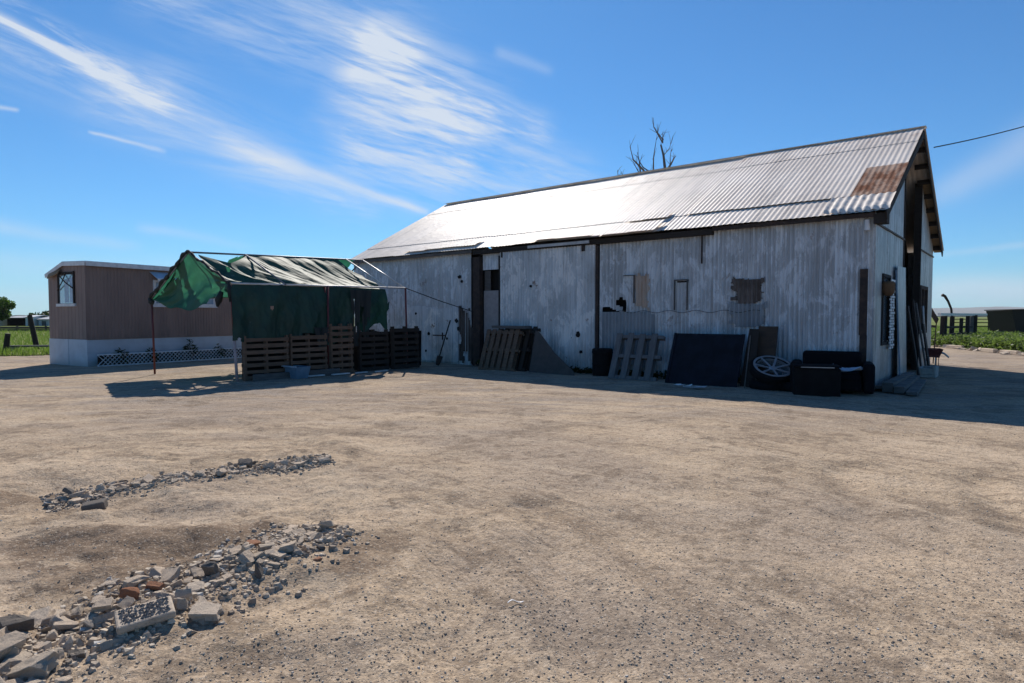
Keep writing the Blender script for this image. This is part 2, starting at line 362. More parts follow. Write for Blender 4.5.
# ------------------------------------------------------------------ ground sheets
def ground_sheet():
    angs = []
    a = 0
    f = np.concatenate([np.linspace(-60, 60, 640, endpoint=False), np.linspace(60, 300, 110, endpoint=False)])
    angs = np.radians(90 - f)
    rs = np.concatenate([[.6], np.geomspace(1.2, 9, 430), np.geomspace(9.15, 45, 160), np.geomspace(50, 6000, 22)])
    A, R = np.meshgrid(angs, rs)
    X = R * np.cos(A); Y = R * np.sin(A); Z = ground_h(X, Y)
    Z = np.where(R > 60, 0, Z)
    n = len(angs); k = len(rs)
    V = np.stack([X.ravel(), Y.ravel(), Z.ravel()], 1)
    V = np.vstack([V, [[0, 0, gh(0, 0)]]])
    idx = np.arange(n * k).reshape(k, n)
    q = np.stack([idx[:-1], np.roll(idx, -1, 1)[:-1], np.roll(idx, -1, 1)[1:], idx[1:]], -1).reshape(-1, 4)
    faces = [tuple(t[::-1]) for t in q.tolist()] if False else q.tolist()
    faces += [(int(idx[0, (i + 1) % n]), int(idx[0, i]), n * k) for i in range(n)]
    me = bpy.data.meshes.new('ground'); me.from_pydata(V.tolist(), [], faces); me.materials.append(MT['ground'])
    me.polygons.foreach_set('use_smooth', [True] * len(me.polygons))
    bm = bmesh.new(); bm.from_mesh(me); bmesh.ops.recalc_face_normals(bm, faces=bm.faces)
    up = sum(f.normal.z for f in bm.faces) > 0
    if not up: bmesh.ops.reverse_faces(bm, faces=bm.faces)
    bm.to_mesh(me); bm.free()
    o = bpy.data.objects.new('ground', me); COL.objects.link(o); o['kind'] = 'structure'
ground_sheet()

def field_sheet(name, near, far):
    """near/far: matching polylines; the near edge wobbles"""
    mb = M(); n = len(near) - 1; nu = 120; nv = 60
    def fn(u, v):
        t = u * n; i = min(int(t), n - 1); f = t - i
        p = Vector(near[i]).lerp(Vector(near[i + 1]), f); q = Vector(far[i]).lerp(Vector(far[i + 1]), f)
        w = v ** 4
        r = p.lerp(q, w)
        k = .5 * float(vnoise(r.x * .9, r.y * .9)) * (1 if v == 0 else 0)
        return (r.x + k, r.y + k, .035 + (gh(r.x, r.y) if r.length < 34 else 0))
    mb.grid(fn, nu, nv); o = mb.build(name, MT['field'], smooth=True); o['kind'] = 'structure'; return o
field_sheet('grass_field_left', [(-200, 10), (-60, 21), (-24, 24.3), (-19.6, 25.6), (-17, 27.5), (-14.6, 29.5), (2, 40), (6, 44)],
            [(-4500, 200), (-4500, 2000), (-3200, 4500), (-2500, 5000), (-2000, 5200), (-1500, 5300), (-400, 5400), (500, 5400)])
field_sheet('grass_field_right', [(7, 44), (16, 42), (22.6, 37), (22.3, 32.6), (21.6, 28.5), (21.0, 25.4), (20.6, 21), (21, 15), (60, 0)],
            [(600, 5400), (2000, 5200), (3300, 4800), (4200, 4000), (4800, 3200), (5000, 2500), (5100, 1500), (5200, 700), (5200, -900)])

# grass blades and weeds -------------------------------------------------
def blades(name, spots, mat, hmin, hmax, w, leafy=False):
    mb = M()
    for (x, y) in spots:
        h = random.uniform(hmin, hmax); a = random.uniform(0, 6.28); z = .03 + (gh(x, y) if False else 0)
        if leafy:
            for k in range(9):
                zz = z + h * random.random(); b = random.uniform(0, 6.28); r = .04 + .14 * random.random(); l = random.uniform(.05, .13)
                cx, cy = x + r * math.cos(b), y + r * math.sin(b)
                d = Vector((random.gauss(0, 1), random.gauss(0, 1), random.gauss(0, .7))).normalized() * l
                e = Vector((random.gauss(0, 1), random.gauss(0, 1), random.gauss(0, 1))).cross(d).normalized() * l * .45
                c = Vector((cx, cy, zz)); mb.add([c - d, c - e, c + d, c + e], [(0, 1, 2, 3)])
        dx, dy = math.cos(a) * w, math.sin(a) * w; lx, ly = random.gauss(0, .25) * h, random.gauss(0, .25) * h
        mb.add([(x - dx, y - dy, z - .03), (x + dx, y + dy, z - .03), (x + lx * .5 + dx * .6, y + ly * .5 + dy * .6, z + h * .6), (x + lx, y + ly, z + h)], [(0, 1, 2), (0, 2, 3)])
    return tag(mb.build(name, mat), kind='stuff')
sp = []
while len(sp) < 26000:
    x = random.uniform(-75, -16.5); t = random.random() ** 1.8
    y0 = 25.4 + max(0, (x + 19.6)) * .75 if x > -24 else 24.4 - (-24 - x) * .09
    y = y0 - .15 + t * 60
    if -x / y > 1.25 or -x / y < .5: continue
    sp.append((x, y))
g = blades('grass', sp, MT['grass'], .12, .34, .018)
tag(g, 'sunlit green grass growing behind the leaning posts left of the trailer', 'grass')
sp = []; sp2 = []
while len(sp) < 9500:
    t = random.random() ** 1.6; y = random.uniform(20, 44); e = 20.6 + (y - 21) * .13
    x = e + .25 + t * 11
    if fbm((x * .5), (y * .5), 3) < -.18 + .1 * t: continue
    sp.append((x, y))
wd = blades('weeds', sp, MT['weed'], .15, .62, .02, True); tag(wd, 'leafy bright green weeds behind the rubble edging on the right', 'weeds')
sp = []
while len(sp) < 14000:
    x = random.uniform(22, 90); y = random.uniform(30, 95)
    if x / y > .9 or x / y < .55: continue
    sp.append((x, y))
g = blades('grass', sp, MT['grass'], .12, .32, .02); tag(g, 'green pasture grass beyond the corral posts on the right', 'grass')
sp = []
for _ in range(160):
    a, b = random.uniform(0, 11), random.uniform(-.25, -.05); sp.append(B(a, b)[:2])
g = blades('weeds', sp, MT['darkleaf'], .05, .16, .012, True); tag(g, 'small dark weeds along the foot of the barn wall', 'weeds')

# ------------------------------------------------------------------ BARN
He, SL, W2, LEN, OG, OE = 3.8862, .536, 5.0, 17.83, .256, .2425
barn = thing('barn', 'long white corrugated metal barn with rusting tin gable roof', 'barn', (CX, CY, 0), RZ)
# local coords: x=-a, y=b
def corr(mb, a0, a1, z0, z1, pitch=.1, amp=.011, y=0., nv=6, hole=None, wob=.006, per=6):
    nu = int((a1 - a0) / pitch * per)
    def fn(u, v):
        a = a0 + (a1 - a0) * u; z = z0(a) + ((z1(a) if callable(z1) else z1) - z0(a)) * v if callable(z0) else z0 + ((z1(a) if callable(z1) else z1) - z0) * v
        sheet = math.floor(a / .72)
        yy = y - amp * (1 + math.cos(2 * math.pi * a / pitch)) + wob * 2 * math.sin(sheet * 12.9) + wob * 1.5 * float(vnoise(a * 1.3, z * .9))
        return (-a, yy, z)
    kp = (lambda u, v: not hole(a0 + (a1 - a0) * u, z0 + (z1 - z0) * v)) if hole else None
    mb.grid(fn, nu, nv, kp)
wt = 3.72
# right hand run of long wall: torn hole near the door
def torn(a, z):
    cx = 6.2; zc = 1.76 + .25 * (6.2 - a) / 1.0
    n = float(fbm((a * 5.), (z * 5.), 3))
    if abs(z - (1.72 + .32 * max(0, 6.15 - a) + .0)) < .055 + .16 * n and 5.85 < a < 6.6: return True
    if (a - 5.98) ** 2 / .022 + (z - 1.92) ** 2 / .012 < 1 + 3 * n: return True
    if 4.1 < a < 4.4 and abs(z - 2.5 - .1 * n) < .025: return True
    if z < .75 + .8 * n and 6.35 < a < 6.66: return True
    return False
mb = M(); corr(mb, 0, 6.66, .0, wt, .104, .033, nv=100, hole=torn); o = mb.build('long_wall', MT['wall'], barn, smooth=True)
tag(o, 'white corrugated right part of the long wall')
mb = M(); corr(mb, 11.55, LEN, .0, wt, .13, .022, nv=8); mb.build('long_wall', MT['wall'], barn, smooth=True)
mb = M(); corr(mb, 10.3, 11.05, 3.08, 3.6, .09, nv=4, y=-.005); tag(mb.build('wall_panel', MT['wall'], barn, smooth=True), 'short corrugated panel over the dark opening')
# black sheet standing in for the unlit interior behind
mb = M(); mb.box(-LEN + .05, -.05, .22, .24, .02, 3.6); tag(mb.build('dark_interior_sheet', MT['black'], barn), 'black sheet standing in for the dark interior seen through the gaps')
# gable wall on a=0 (x=0), boards; b 0..10
def roofz(b): return He + SL * (b if b <= W2 else 2 * W2 - b)
def gabs(b0, b1, zl, name='gable_wall', lab=None, mat='flatwall', hole=None):
    mb = M(); nu = max(8, int((b1 - b0) / .025)); nv = 60
    def fn(u, v):
        b = b0 + (b1 - b0) * u; z = zl + (min(roofz(b), 99) - .06 - zl) * v
        g = -.012 if abs((b / .3) % 1 - .5) > .46 else 0
        return (.0 + g + .005 * math.sin(math.floor(b / .3) * 7.7), b, z)
    kp = (lambda u, v: not hole(b0 + (b1 - b0) * u, zl + (roofz(b0 + (b1 - b0) * u) - .06 - zl) * v)) if hole else None
    mb.grid(fn, nu, nv, kp); o = mb.build(name, MT[mat], barn)
    if lab: tag(o, lab)
gabs(0, 3.85, 0, hole=lambda b, z: 1.0 < b < 1.85 and 1.0 < z < 2.5)
gabs(6.9, 10, 0, hole=lambda b, z: 7.1 < b < 8.5 and 1.15 < z < 2.45 or z < .9 + .25 * math.sin(b * 9) and b < 6.6)
mb = M(); mb.box(-.72, -.70, .25, 9.95, .02, 3.75); mb.add([(-.71, .25, 3.7), (-.71, 9.9, 3.7), (-.71, 9.7, 3.95), (-.71, 5, 6.45), (-.71, .3, 3.95)], [(0, 1, 2, 3, 4)]); tag(mb.build('dark_interior_sheet', MT['black'], barn), 'black sheet standing in for the dark interior behind the gable opening')  # black sheet paints in the unlit interior behind the gable
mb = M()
for b in np.arange(3.9, 6.9, .27): mb.box(-.60 - .03 * random.random(), -.57, b, b + .25, 0, roofz(b) - .25)  # boards coloured black to stand in for shade in the opening
tag(mb.build('opening_shade_boards', MT['black'], barn), 'tall open strip in the middle of the gable with its shade painted black')
# opening side jambs
mb = M(); mb.box(-.17, .02, 3.80, 3.86, 0, 5.8); mb.build('door_jamb', MT['darkwood'], barn); mb = M(); mb.box(-.17, .02, 6.9, 6.96, 0, 5.5); mb.build('door_jamb', MT['darkwood'], barn)
# horizontal seam trim on gable at plate height
mb = M(); mb.box(.004, .03, .0, 3.85, 3.54, 3.58); mb.build('seam_trim', MT['greywood'], barn)
mb = M(); mb.box(.004, .03, 6.95, 10, 3.54, 3.58); mb.build('seam_trim', MT['greywood'], barn)
# far walls
mb = M(); mb.box(-LEN, -.0, 9.98, 10.0, 0, 3.75); tag(mb.build('rear_wall', MT['wall'], barn), 'rear long wall facing the field')
mb = M(); mb.add([(-LEN, 0, 0), (-LEN, 10, 0), (-LEN, 10, 3.8), (-LEN, 5, 6.45), (-LEN, 0, 3.8)], [(0, 1, 2, 3, 4)]); tag(mb.build('gable_wall', MT['flatwall'], barn), 'far end gable wall')
# corner post and trim
mb = M(); mb.box(-.005, .03, -.045, .02, 0, 3.7).box(-.09, -.0051, -.045, -.025, 0, 3.7); tag(mb.build('corner_trim', MT['flatwall'], barn), 'white corner trim')
mb = M(); mb.box(-.235, -.095, -.07, -.03, .0, 1.2).box(-.25, -.10, -.075, -.03, 1.2, 2.6); tag(mb.build('corner_board', MT['darkrust'], barn), 'dark rusty board beside the near corner')
# roof: near slope, upper sheets and lower row
def slope(mb, a0, a1, b0, b1, pitch=.125, amp=.0055, lift=0., nv=8, side=1, jag=.02, per=8):
    nrm = math.sqrt(1 + SL * SL); nu = int((a1 - a0) / pitch * per)
    sk = {}
    def fn(u, v):
        a = a0 + (a1 - a0) * u; s = math.floor(a / .8)
        e = sk.setdefault(s, random.uniform(-jag, jag)) if v == 0 else 0
        b = b0 + (b1 - b0) * v + e
        h = lift + amp * math.cos(2 * math.pi * a / pitch) + .004 * math.sin(s * 5.1) + .012 * float(fbm((a * .55), (b * .7), 2))
        bb = b if side > 0 else 2 * W2 - b; sg = -1 if side > 0 else 1
        return (-a, bb + sg * h * SL / nrm, He + SL * b + h / nrm)
    mb.grid(fn, nu, nv)
mb = M(); slope(mb, -OG, LEN + .03, -OE, .72, lift=.02, nv=5); tag(mb.build('roof_sheet', MT['roof'], barn, smooth=True), 'lower course of tin roofing at the eave')
mb = M(); slope(mb, -OG, 4.45, .60, 4.0, lift=.06, nv=14); tag(mb.build('roof_sheet', MT['roof'], barn, smooth=True), 'middle course of tin roofing lapping over the lower one')
mb = M(); slope(mb, 4.45, LEN + .03, .62, 4.0, lift=.033, nv=14); mb.build('roof_sheet', MT['roof'], barn, smooth=True)
mb = M(); slope(mb, 4.45, LEN + .03, 3.9, W2, lift=.042, nv=5); tag(mb.build('roof_sheet', MT['roof'], barn, smooth=True), 'top course of tin roofing towards the far end')
mb = M(); slope(mb, -OG, 4.45, 3.9, W2, lift=.070, nv=5); tag(mb.build('roof_sheet', MT['roof'], barn, smooth=True), 'top course of tin roofing below the ridge')
mb = M(); slope(mb, -OG - .02, LEN + .03, -OE, W2, lift=.02, nv=14, side=-1); tag(mb.build('roof_sheet', MT['roof'], barn, smooth=True), 'far slope of tin roofing')
mb = M(); slope(mb, -.275, .60, .56, 2.33, lift=.072, nv=6, jag=0); tag(mb.build('rusty_roof_sheet', MT['rust'], barn, smooth=True), 'rust brown sheet near the gable edge')
# crumpled loose sheet at the eave corner
mb = M()
def crump(u, v):
    a = -.30 + 1.25 * u; b = -.2 + .72 * v; h = .085 + .022 * float(fbm((a * 4), (b * 7), 3)) + .012 * math.cos(a * 40)
    return (-a, b - h * .47, He + SL * b + h * .88 - (.05 if v == 0 else 0))
mb.grid(crump, 60, 14); tag(mb.build('loose_sheet', MT['roof'], barn, smooth=True), 'crumpled loose grey sheet at the eave corner')
for a0, a1, b0, b1, l in ((11.3, 14.8, -.12, .35, .085), (6.75, 9.0, -.32, .3, .11), (4.85, 6.7, -.36, .25, .12), (4.9, 6.2, .45, .9, .10)):
    mb = M(); slope(mb, a0, a1, b0, b1, lift=l, nv=3, jag=.04); mb.build('loose_sheet', MT['roof'], barn, smooth=True)
mb = M(); mb.box(-9.05, -6.9, -.26, -.23, 3.62, 3.70); tag(mb.build('eave_board', MT['galv'], barn), 'pale grey board hanging under the eave')
# ridge cap
mb = M()
for s in (1, -1):
    y1 = W2 - s * .16
    mb.add([(OG + .03, W2, roofz(W2) + .10), (-LEN - .03, W2, roofz(W2) + .10), (-LEN - .03, y1, roofz(W2) + .06), (OG + .03, y1, roofz(W2) + .06)], [(0, 1, 2, 3)])
mb.build('ridge_cap', MT['galv'], barn, solid=.006)
# eave beams and fascia
mb = M(); mb.box(-11.35, -3.44, -.19, -.02, 3.585, 3.72); tag(mb.build('eave_beam', MT['darkwood'], barn), 'heavy dark beam and door track under the eave')
mb = M(); mb.box(-3.43, .02, -.20, -.16, 3.66, 3.75); mb.build('fascia', MT['darkrust'], barn)
mb = M(); mb.box(-LEN, -11.4, -.20, -.16, 3.64, 3.74); mb.build('fascia', MT['greywood'], barn)
for hx in (-10.2, -7.2): mb = M(); mb.box(hx, hx + .09, -.17, -.11, 3.42, 3.584); mb.build('door_hanger', MT['darkrust'], barn)
# rake boards, purlins
nr = math.sqrt(1 + SL * SL)
for s in (1, -1):
    def rp(b, dz): return (OG - .02, b if s > 0 else 10 - b, He + SL * b + dz)
    mb = M(); mb.beam(rp(-OE + .0, -.10), rp(W2, -.10), .03, .17, (0, 0, 1)); mb.build('rake_board', MT['darkwood'], barn)
mb = M(); mb.box(.0, .24, -.20, .12, 3.52, 3.72); tag(mb.build('rake_return', MT['darkwood'], barn), 'dark board end under the eave corner')
mb = M()
for b in np.arange(.1, 5, .62):
    for bb in (b, 10 - b): mb = M(); mb.box(-.1, OG - .04, bb - .05, bb + .05, He + SL * b - .17, He + SL * b - .04); mb.build('purlin', MT['darkwood'], barn)
mb = M(); mb.add([(OG - .05, 10 + OE, He - SL * OE - .025), (.0, 10 + OE, He - SL * OE - .025), (.0, 7.0, He + SL * 3 - .025), (OG - .05, 7.0, He + SL * 3 - .025)], [(0, 1, 2, 3)])
tag(mb.build('soffit', MT['tan'], barn, solid=.012), 'tan underside of the far eave overhang')
# door post, opening, pale board
mb = M(); mb.box(-11.38, -11.08, -.16, -.0, 0, 3.5); mb.build('door_post', MT['darkrust'], barn)
mb = M(); mb.box(-10.34, -10.22, -.09, -.0, .9, 3.5); tag(mb.build('door_post', MT['darkwood'], barn), 'thin dark jamb beside the sliding door')
mb = M(); mb.box(-11.05, -10.35, .02, .05, .0, 2.42); tag(mb.build('infill_board', MT['cream'], barn), 'pale pinkish board below the dark opening')
mb = M(); mb.box(-11.05, -10.80, .06, .08, 2.42, 3.06); tag(mb.build('infill_board', MT['greywood'], barn), 'torn board half covering the opening')
# sliding door
sd = M(); corr(sd, 6.78, 10.2, .10, 3.60, .105, .033, y=-.1, nv=10); sdo = sd.build('sliding_door', MT['door'], barn, smooth=True)
tag(sdo, 'large white corrugated sliding door')
mb = M(); mb.box(-6.76, -6.68, -.13, -.03, .05, 3.55); tag(mb.build('door_edge', MT['darkrust'], barn), 'dark rusted edge strip right of the sliding door')
# paint patches and covered windows
def patch(a0, a1, z0, z1, mat, name, lab, y=-.072, nv=24, thr=-.2):
    mb = M(); nu = int((a1 - a0) / .104 * 6)
    def fn(u, v):
        a = a0 + (a1 - a0) * u; z = z0 + (z1 - z0) * v
        return (-a, y - .033 * (math.cos(2 * math.pi * a / .104)), z)
    def keep(u, v):
        e = min(u, 1 - u, v, 1 - v) * 3
        return float(fbm((u * 4 + a0), (v * 5), 3)) + e > thr + .25
    mb.grid(fn, nu, nv, keep); tag(mb.build(name, mat, barn, smooth=True), lab)
m = Mat('peach_rust_streak', .8); n = m.noise(3, 5, .7, stretch=(1, 1, .25)); m.color(m.mix(n.ramp(.3, .7), (.36, .22, .14), (.48, .40, .34))); PE = m.m
m = Mat('brown_stained_patch', .85); n = m.noise(5, 5, .7, stretch=(1, 1, .4)); m.color(m.mix(n.ramp(.3, .7), (.075, .06, .052), (.17, .145, .135))); BR = m.m
m = Mat('blue_grey_steel', .6); n = m.noise(3, 5, .7, stretch=(1, 1, .4)); m.color(m.mix(n.ramp(.3, .7), (.19, .22, .25), (.30, .33, .36))); BG = m.m
m = Mat('rotten_dark_stain', .9); n = m.noise(3, 5, .7, stretch=(1, 1, .4)); m.color(m.mix(n.ramp(.3, .7), (.045, .035, .03), (.13, .11, .10))); RT = m.m
patch(5.15, 5.6, 1.75, 2.75, PE, 'stained_sheet', 'peach rust stained sheet', thr=-.1)
patch(4.98, 6.55, .25, 1.72, BG, 'lower_sheet', 'blue grey replacement sheets low on the wall', y=-.078, thr=-.5)
patch(2.22, 3.0, 1.9, 2.55, BR, 'stained_sheet', 'brown stained square where a window was covered', thr=-.05)
patch(2.15, 3.05, 1.35, 1.95, BG, 'lower_sheet', 'pale blue grey sheet below the brown patch', thr=-.1)
patch(11.5, 12.1, .05, 1.95, RT, 'rotten_boards', 'rotten brown boards left of the door post', y=-.06, thr=-.05)
mb = M(); mb.box(-5.6, -5.58, -.115, -.06, 1.95, 2.68).box(-5.9, -5.58, -.115, -.06, 2.681, 2.70); mb.build('window_trim', MT['greywood'], barn)
mb = M(); mb.box(-4.45, -4.43, -.105, -.05, 1.76, 2.5).box(-4.11, -4.09, -.105, -.05, 1.76, 2.5).box(-4.45, -4.09, -.107, -.05, 2.501, 2.53)
mb.build('window_trim', MT['greywood'], barn)
mb = M(); mb.tube([(-6.2 + .08 * i, -.085, 1.72 + .03 * math.sin(i * .7)) for i in range(0, 50)], .006, 5); mb.build('wall_wire', MT['cable'], barn)
mb = M(); mb.box(-3.745, -3.72, -.1, -.05, 2.9, 3.6); mb.build('wall_strap', MT['darkrust'], barn)
mb = M(); mb.tube([(-.13, -.1, 3.62), (-.13, -.1, 3.4)], [.05, .06], 10); mb.build('floodlight', MT['whitepaint'], barn)
# left plank door
mb = M()
for i in range(10): mb.box(-14.7 + i * .255, -14.7 + i * .255 + .248, -.055 - .004 * (i % 3), -.02, .06, 1.92 + .06 * math.sin(i * .8))
pdoor = mb.build('plank_door', MT['whitedoor'], barn); tag(pdoor, 'white painted plank door on the left of the long wall')
mb = M(); mb.box(-13.35, -12.75, -.075, -.0595, .93, .97); mb.box(-12.9, -12.85, -.078, -.0595, .8, 1.05); mb.build('hinge', MT['darkrust'], pdoor)
mb = M()
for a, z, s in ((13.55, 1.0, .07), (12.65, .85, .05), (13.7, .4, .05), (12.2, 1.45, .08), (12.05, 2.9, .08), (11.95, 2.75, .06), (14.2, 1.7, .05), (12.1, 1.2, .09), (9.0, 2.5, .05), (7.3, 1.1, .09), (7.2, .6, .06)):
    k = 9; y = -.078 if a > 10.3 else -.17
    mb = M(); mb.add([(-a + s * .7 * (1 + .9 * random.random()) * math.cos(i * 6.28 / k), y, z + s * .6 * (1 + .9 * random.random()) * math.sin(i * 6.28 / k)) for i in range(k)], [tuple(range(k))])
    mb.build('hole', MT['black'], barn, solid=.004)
# gable windows
wn = M(); wn.box(-.05, .03, .93, 1.02, .95, 2.55).box(-.05, .03, 1.85, 1.92, .95, 2.55).box(-.05, .03, 1.02, 1.85, 2.48, 2.55).box(-.05, .03, 1.02, 1.85, .95, 1.02)
w1 = wn.build('window', MT['darkwood'], barn); tag(w1, 'tall narrow gable window with dark frame')
mb = M(); mb.box(-.06, -.04, 1.02, 1.85, 1.02, 2.48); mb.build('pane', MT['glass'], w1)
wn = M(); wn.box(-.05, .04, 7.0, 7.12, 1.08, 2.52).box(-.05, .04, 8.48, 8.6, 1.08, 2.52).box(-.05, .04, 7.12, 8.48, 2.42, 2.52).box(-.05, .04, 7.12, 8.48, 1.08, 1.16).box(-.04, .03, 7.76, 7.84, 1.16, 2.42)
w2 = wn.build('window', MT['brownboard'], barn); tag(w2, 'brown framed gable window beyond the dark opening')
mb = M(); mb.box(-.06, -.045, 7.12, 7.76, 1.16, 2.42).box(-.06, -.045, 7.84, 8.48, 1.16, 2.42); mb.build('pane', MT['glass'], w2)
mb = M(); mb.box(.02, .16, 0.2, 3.9, .06, .12); tag(mb.build('sill_board', MT['greywood'], barn), 'weathered kick board at the foot of the gable')

# --------------------------------------------------------- things at the gable
def TB(name, label, cat, a, b, z=0, rot=(0, 0, 0), group=None):
    p = B(a, b, z); z0 = z
    return thing(name, label, cat, p, rot=(rot[0], rot[1], RZ + rot[2]), group=group)
def leanboards(name, label, a, b, items, mat, group=None):
    t = TB(name, label, 'board', a, b)
    return t
t = TB('metal_sheet', 'tall pale grey sheet leaning on the gable beside the window', 'sheet', -.04, 2.35)
mb = M()
mb.grid(lambda u, v: (.10 - .08 * v + .02 * math.sin(u * 4 + v), 1.5 * u + .06 * v, .02 + 2.78 * v + .05 * u), 14, 14)
mb.build('panel', MT['flatwall'], t, solid=.01)
mb = M(); mb.box(.14, .17, -.03, .02, .05, 2.7); mb.build('edge_strip', MT['bluetub'], t, rot=(0, -.05, 0))
t = TB('window_blind', 'torn white slatted blind hanging outside the first gable window', 'blind', -.06, 1.75)
mb = M()
for i in range(26):
    z = .85 + i * .062; mb.box(.0 + .012 * (i % 2), .02 + .014 * (i % 2), -.20 + .03 * math.sin(i * 1.3), .30 + .05 * math.sin(i * 2.1), z, z + .047)
mb.build('slats', MT['white'], t, rot=(0, 0, 0))
mb = M(); mb.tube([(.02, .04, .83), (.02, .04, 2.5)], .008, 5); mb.build('cord', MT['cable'], t)
t = TB('hanging_basket', 'small brown woven basket hanging beside the first gable window', 'basket', -.12, .98, 2.05)
mb = M(); mb.tube([(0, 0, 0), (0, 0, .08), (0, 0, .26), (0, 0, .32)], [.07, .12, .13, .10], 12); mb.build('bowl', MT['brownfab'], t, smooth=True)
mb = M(); mb.tube([(0, 0, .3), (-.05, 0, .42), (-.11, 0, .45)], .008, 5); mb.build('hook', MT['cable'], t)
# junk boards leaning in the dark opening
jb = [('dark_board', 'charred dark plank leaning against the gable opening', 4.3, 1.9, .2, 'darkwood', .12), ('dark_board', 'narrow dark plank leaning at the middle of the gable opening', 4.9, 2.1, .14, 'darkrust', -.15),
      ('grey_board', 'grey weathered plank leaning right of the gable opening', 5.9, 2.0, .16, 'greywood', .1), ('dark_board', 'short dark board leaning at the far jamb of the gable opening', 6.5, 1.4, .35, 'darkwood', -.05)]
for n_, l_, b_, h_, w_, m_, tw in jb:
    t = TB(n_, l_, 'board', -.35, b_, rot=(tw, -.14, 0)); mb = M(); mb.box(-.02, .02, -w_ / 2, w_ / 2, 0, h_ * .6).box(-.018, .018, -w_ / 2 + .01, w_ / 2 - .005, h_ * .6 + .001, h_); mb.build('plank', MT[m_], t)
# bent pipe bracket by second window
t = TB('bent_pipe', 'pale bent pipe hanging below the second gable window', 'pipe', -.12, 6.75, .9)
mb = M(); mb.tube([(0, 0, 1.0), (.02, .05, .55), (.03, .3, .2), (.03, .62, .02)], .03, 8); mb.build('pipe', MT['whitepipe'], t, smooth=True)
# low plank step
for i, (a, b0, b1, z, w) in enumerate(((-.28, .1, 3.3, .19, .2), (-.50, .0, 3.2, .13, .19), (-.74, -.15, 3.0, .05, .2))):
    t = TB('step_plank', ['top plank of the low step at the foot of the gable', 'middle plank of the low step at the foot of the gable', 'bottom plank of the low step at the foot of the gable'][i], 'plank', a, b0, z, group='planks stepped at the gable')
    mb = M(); mb.box(-w / 2, w / 2, 0, b1 - b0, -z * .98, 0 + .02); mb.build('board', MT['greywood'], t, bevel=.008, rot=(0, 0, .03 * i))
t = TB('concrete_block', 'pale grey hollow concrete trough beside the far gable corner', 'block', -.5, 4.75, 0)
mb = M(); mb.box(-.2, .2, -.3, .3, 0, .08).box(-.2, -.13, -.3, .3, .08, .26).box(.13, .2, -.3, .3, .08, .29).box(-.13, .13, -.3, -.23, .08, .24).box(-.13, .13, .23, .3, .08, .27); mb.build('trough_body', MT['concretelight'], t, bevel=.015)
t = TB('red_box', 'small dark red metal box against the far end of the gable', 'box', -.25, 7.9, 0, rot=(.1, .05, .3))
t.scale = (.5, .5, .75)
mb = M(); mb.box(-.3, .3, -.3, .3, .5, .56); mb.add([(-.3, -.3, .56), (.3, -.3, .56), (.3, .3, .56), (-.3, .3, .56), (-.42, -.42, .82), (.42, -.42, .86), (.42, .42, .82), (-.42, .42, .8)], [(0, 1, 5, 4), (1, 2, 6, 5), (2, 3, 7, 6), (3, 0, 4, 7)]); mb.build('tray', MT['redpaint'], t, solid=.01)
for i in (-1, 1):
    for j in (-1, 1): mb = M(); mb.tube([(i * .25, j * .25, .5), (i * .3, j * .3, 0)], .02, 6); mb.build('leg', MT['redpaint'], t)
t = TB('scrap_heap_frame', 'dark maroon metal frame sticking out past the far gable corner', 'frame', .1, 10.35, 0)
t.scale = (.45, .45, .98)
mb = M(); mb.beam((0, 0, 0), (.05, .1, 1.85), .09, .12).beam((0, .0, 1.9), (.5, .3, 1.45), .1, .22).beam((0, 0, 1.3), (.42, .25, 1.28), .06, .08).beam((.45, .25, 1.5), (.3, .25, 0), .07, .07); mb.build('frame_bars', MT['darkrust'], t)
t = TB('white_pipe', 'white curved pipe arching out of the ground past the gable', 'pipe', -.22, 9.3, 0)
t.scale = (.7, .7, .95)
mb = M(); mb.tube([(0, 0, 0)] + [(.22 - .22 * math.cos(k * .35), 0, .25 + .2 * math.sin(k * .35)) for k in range(7)] + [(.5, .02, .3)], .035, 8); mb.build('pipe', MT['whitepipe'], t, smooth=True)

# --------------------------------------------------------- things along the long wall
def pallet(mb_mat, w, h, nb, vertical, depth=.13, gap=.35, broken=()):
    """upright pallet in local xz plane, front faces -y; returns list of (name, M)"""
    fr = M(); bk = M(); st = []
    if vertical:
        bw = w / nb
        for i in range(nb):
            if i in broken: continue
            x0 = -w / 2 + i * bw; ww = bw * (1 - gap) * random.uniform(.9, 1.08)
            fr.box(x0, x0 + ww, -.02, 0, random.uniform(0, .02), h - random.uniform(0, .03))
            bk.box(x0 + .03, x0 + ww, depth, depth + .02, 0, h)
        for z in (.06, h / 2, h - .1):
            s = M(); s.box(-w / 2, w / 2, .001, depth - .001, z - .045, z + .045); st.append(s)
    else:
        bh = h / nb
        for i in range(nb):
            if i in broken: continue
            z0 = i * bh; hh = bh * (1 - gap) * random.uniform(.9, 1.1)
            fr.box(-w / 2 + random.uniform(-.01, .02), w / 2 + random.uniform(-.02, .015), -.02, 0, z0 + .01, z0 + hh)
            if i % 2 == 0: bk.box(-w / 2, w / 2, depth, depth + .02, z0 + .02, z0 + hh)
        for x in (-w / 2 + .04, 0, w / 2 - .04):
            s = M(); s.box(x - .025, x + .025, .001, depth - .001, 0, h); st.append(s)
    return fr, bk, st
def put_pallet(label, a, b, w, h, nb, vertical, mat, tilt, turn=0, z=0, group=None, **k):
    t = TB('wooden_pallet', label, 'pallet', a, b, z, group=group); t.rotation_euler = Euler((-tilt, 0, RZ + turn), 'XYZ')
    fr, bk, st = pallet(None, w, h, nb, vertical, **k)
    fr.build('front_boards', MT[mat], t); bk.build('back_boards', MT[mat], t)
    for s in st: s.build('stringer', MT[mat], t)
    return t
G1 = 'pallets leaning on the barn'
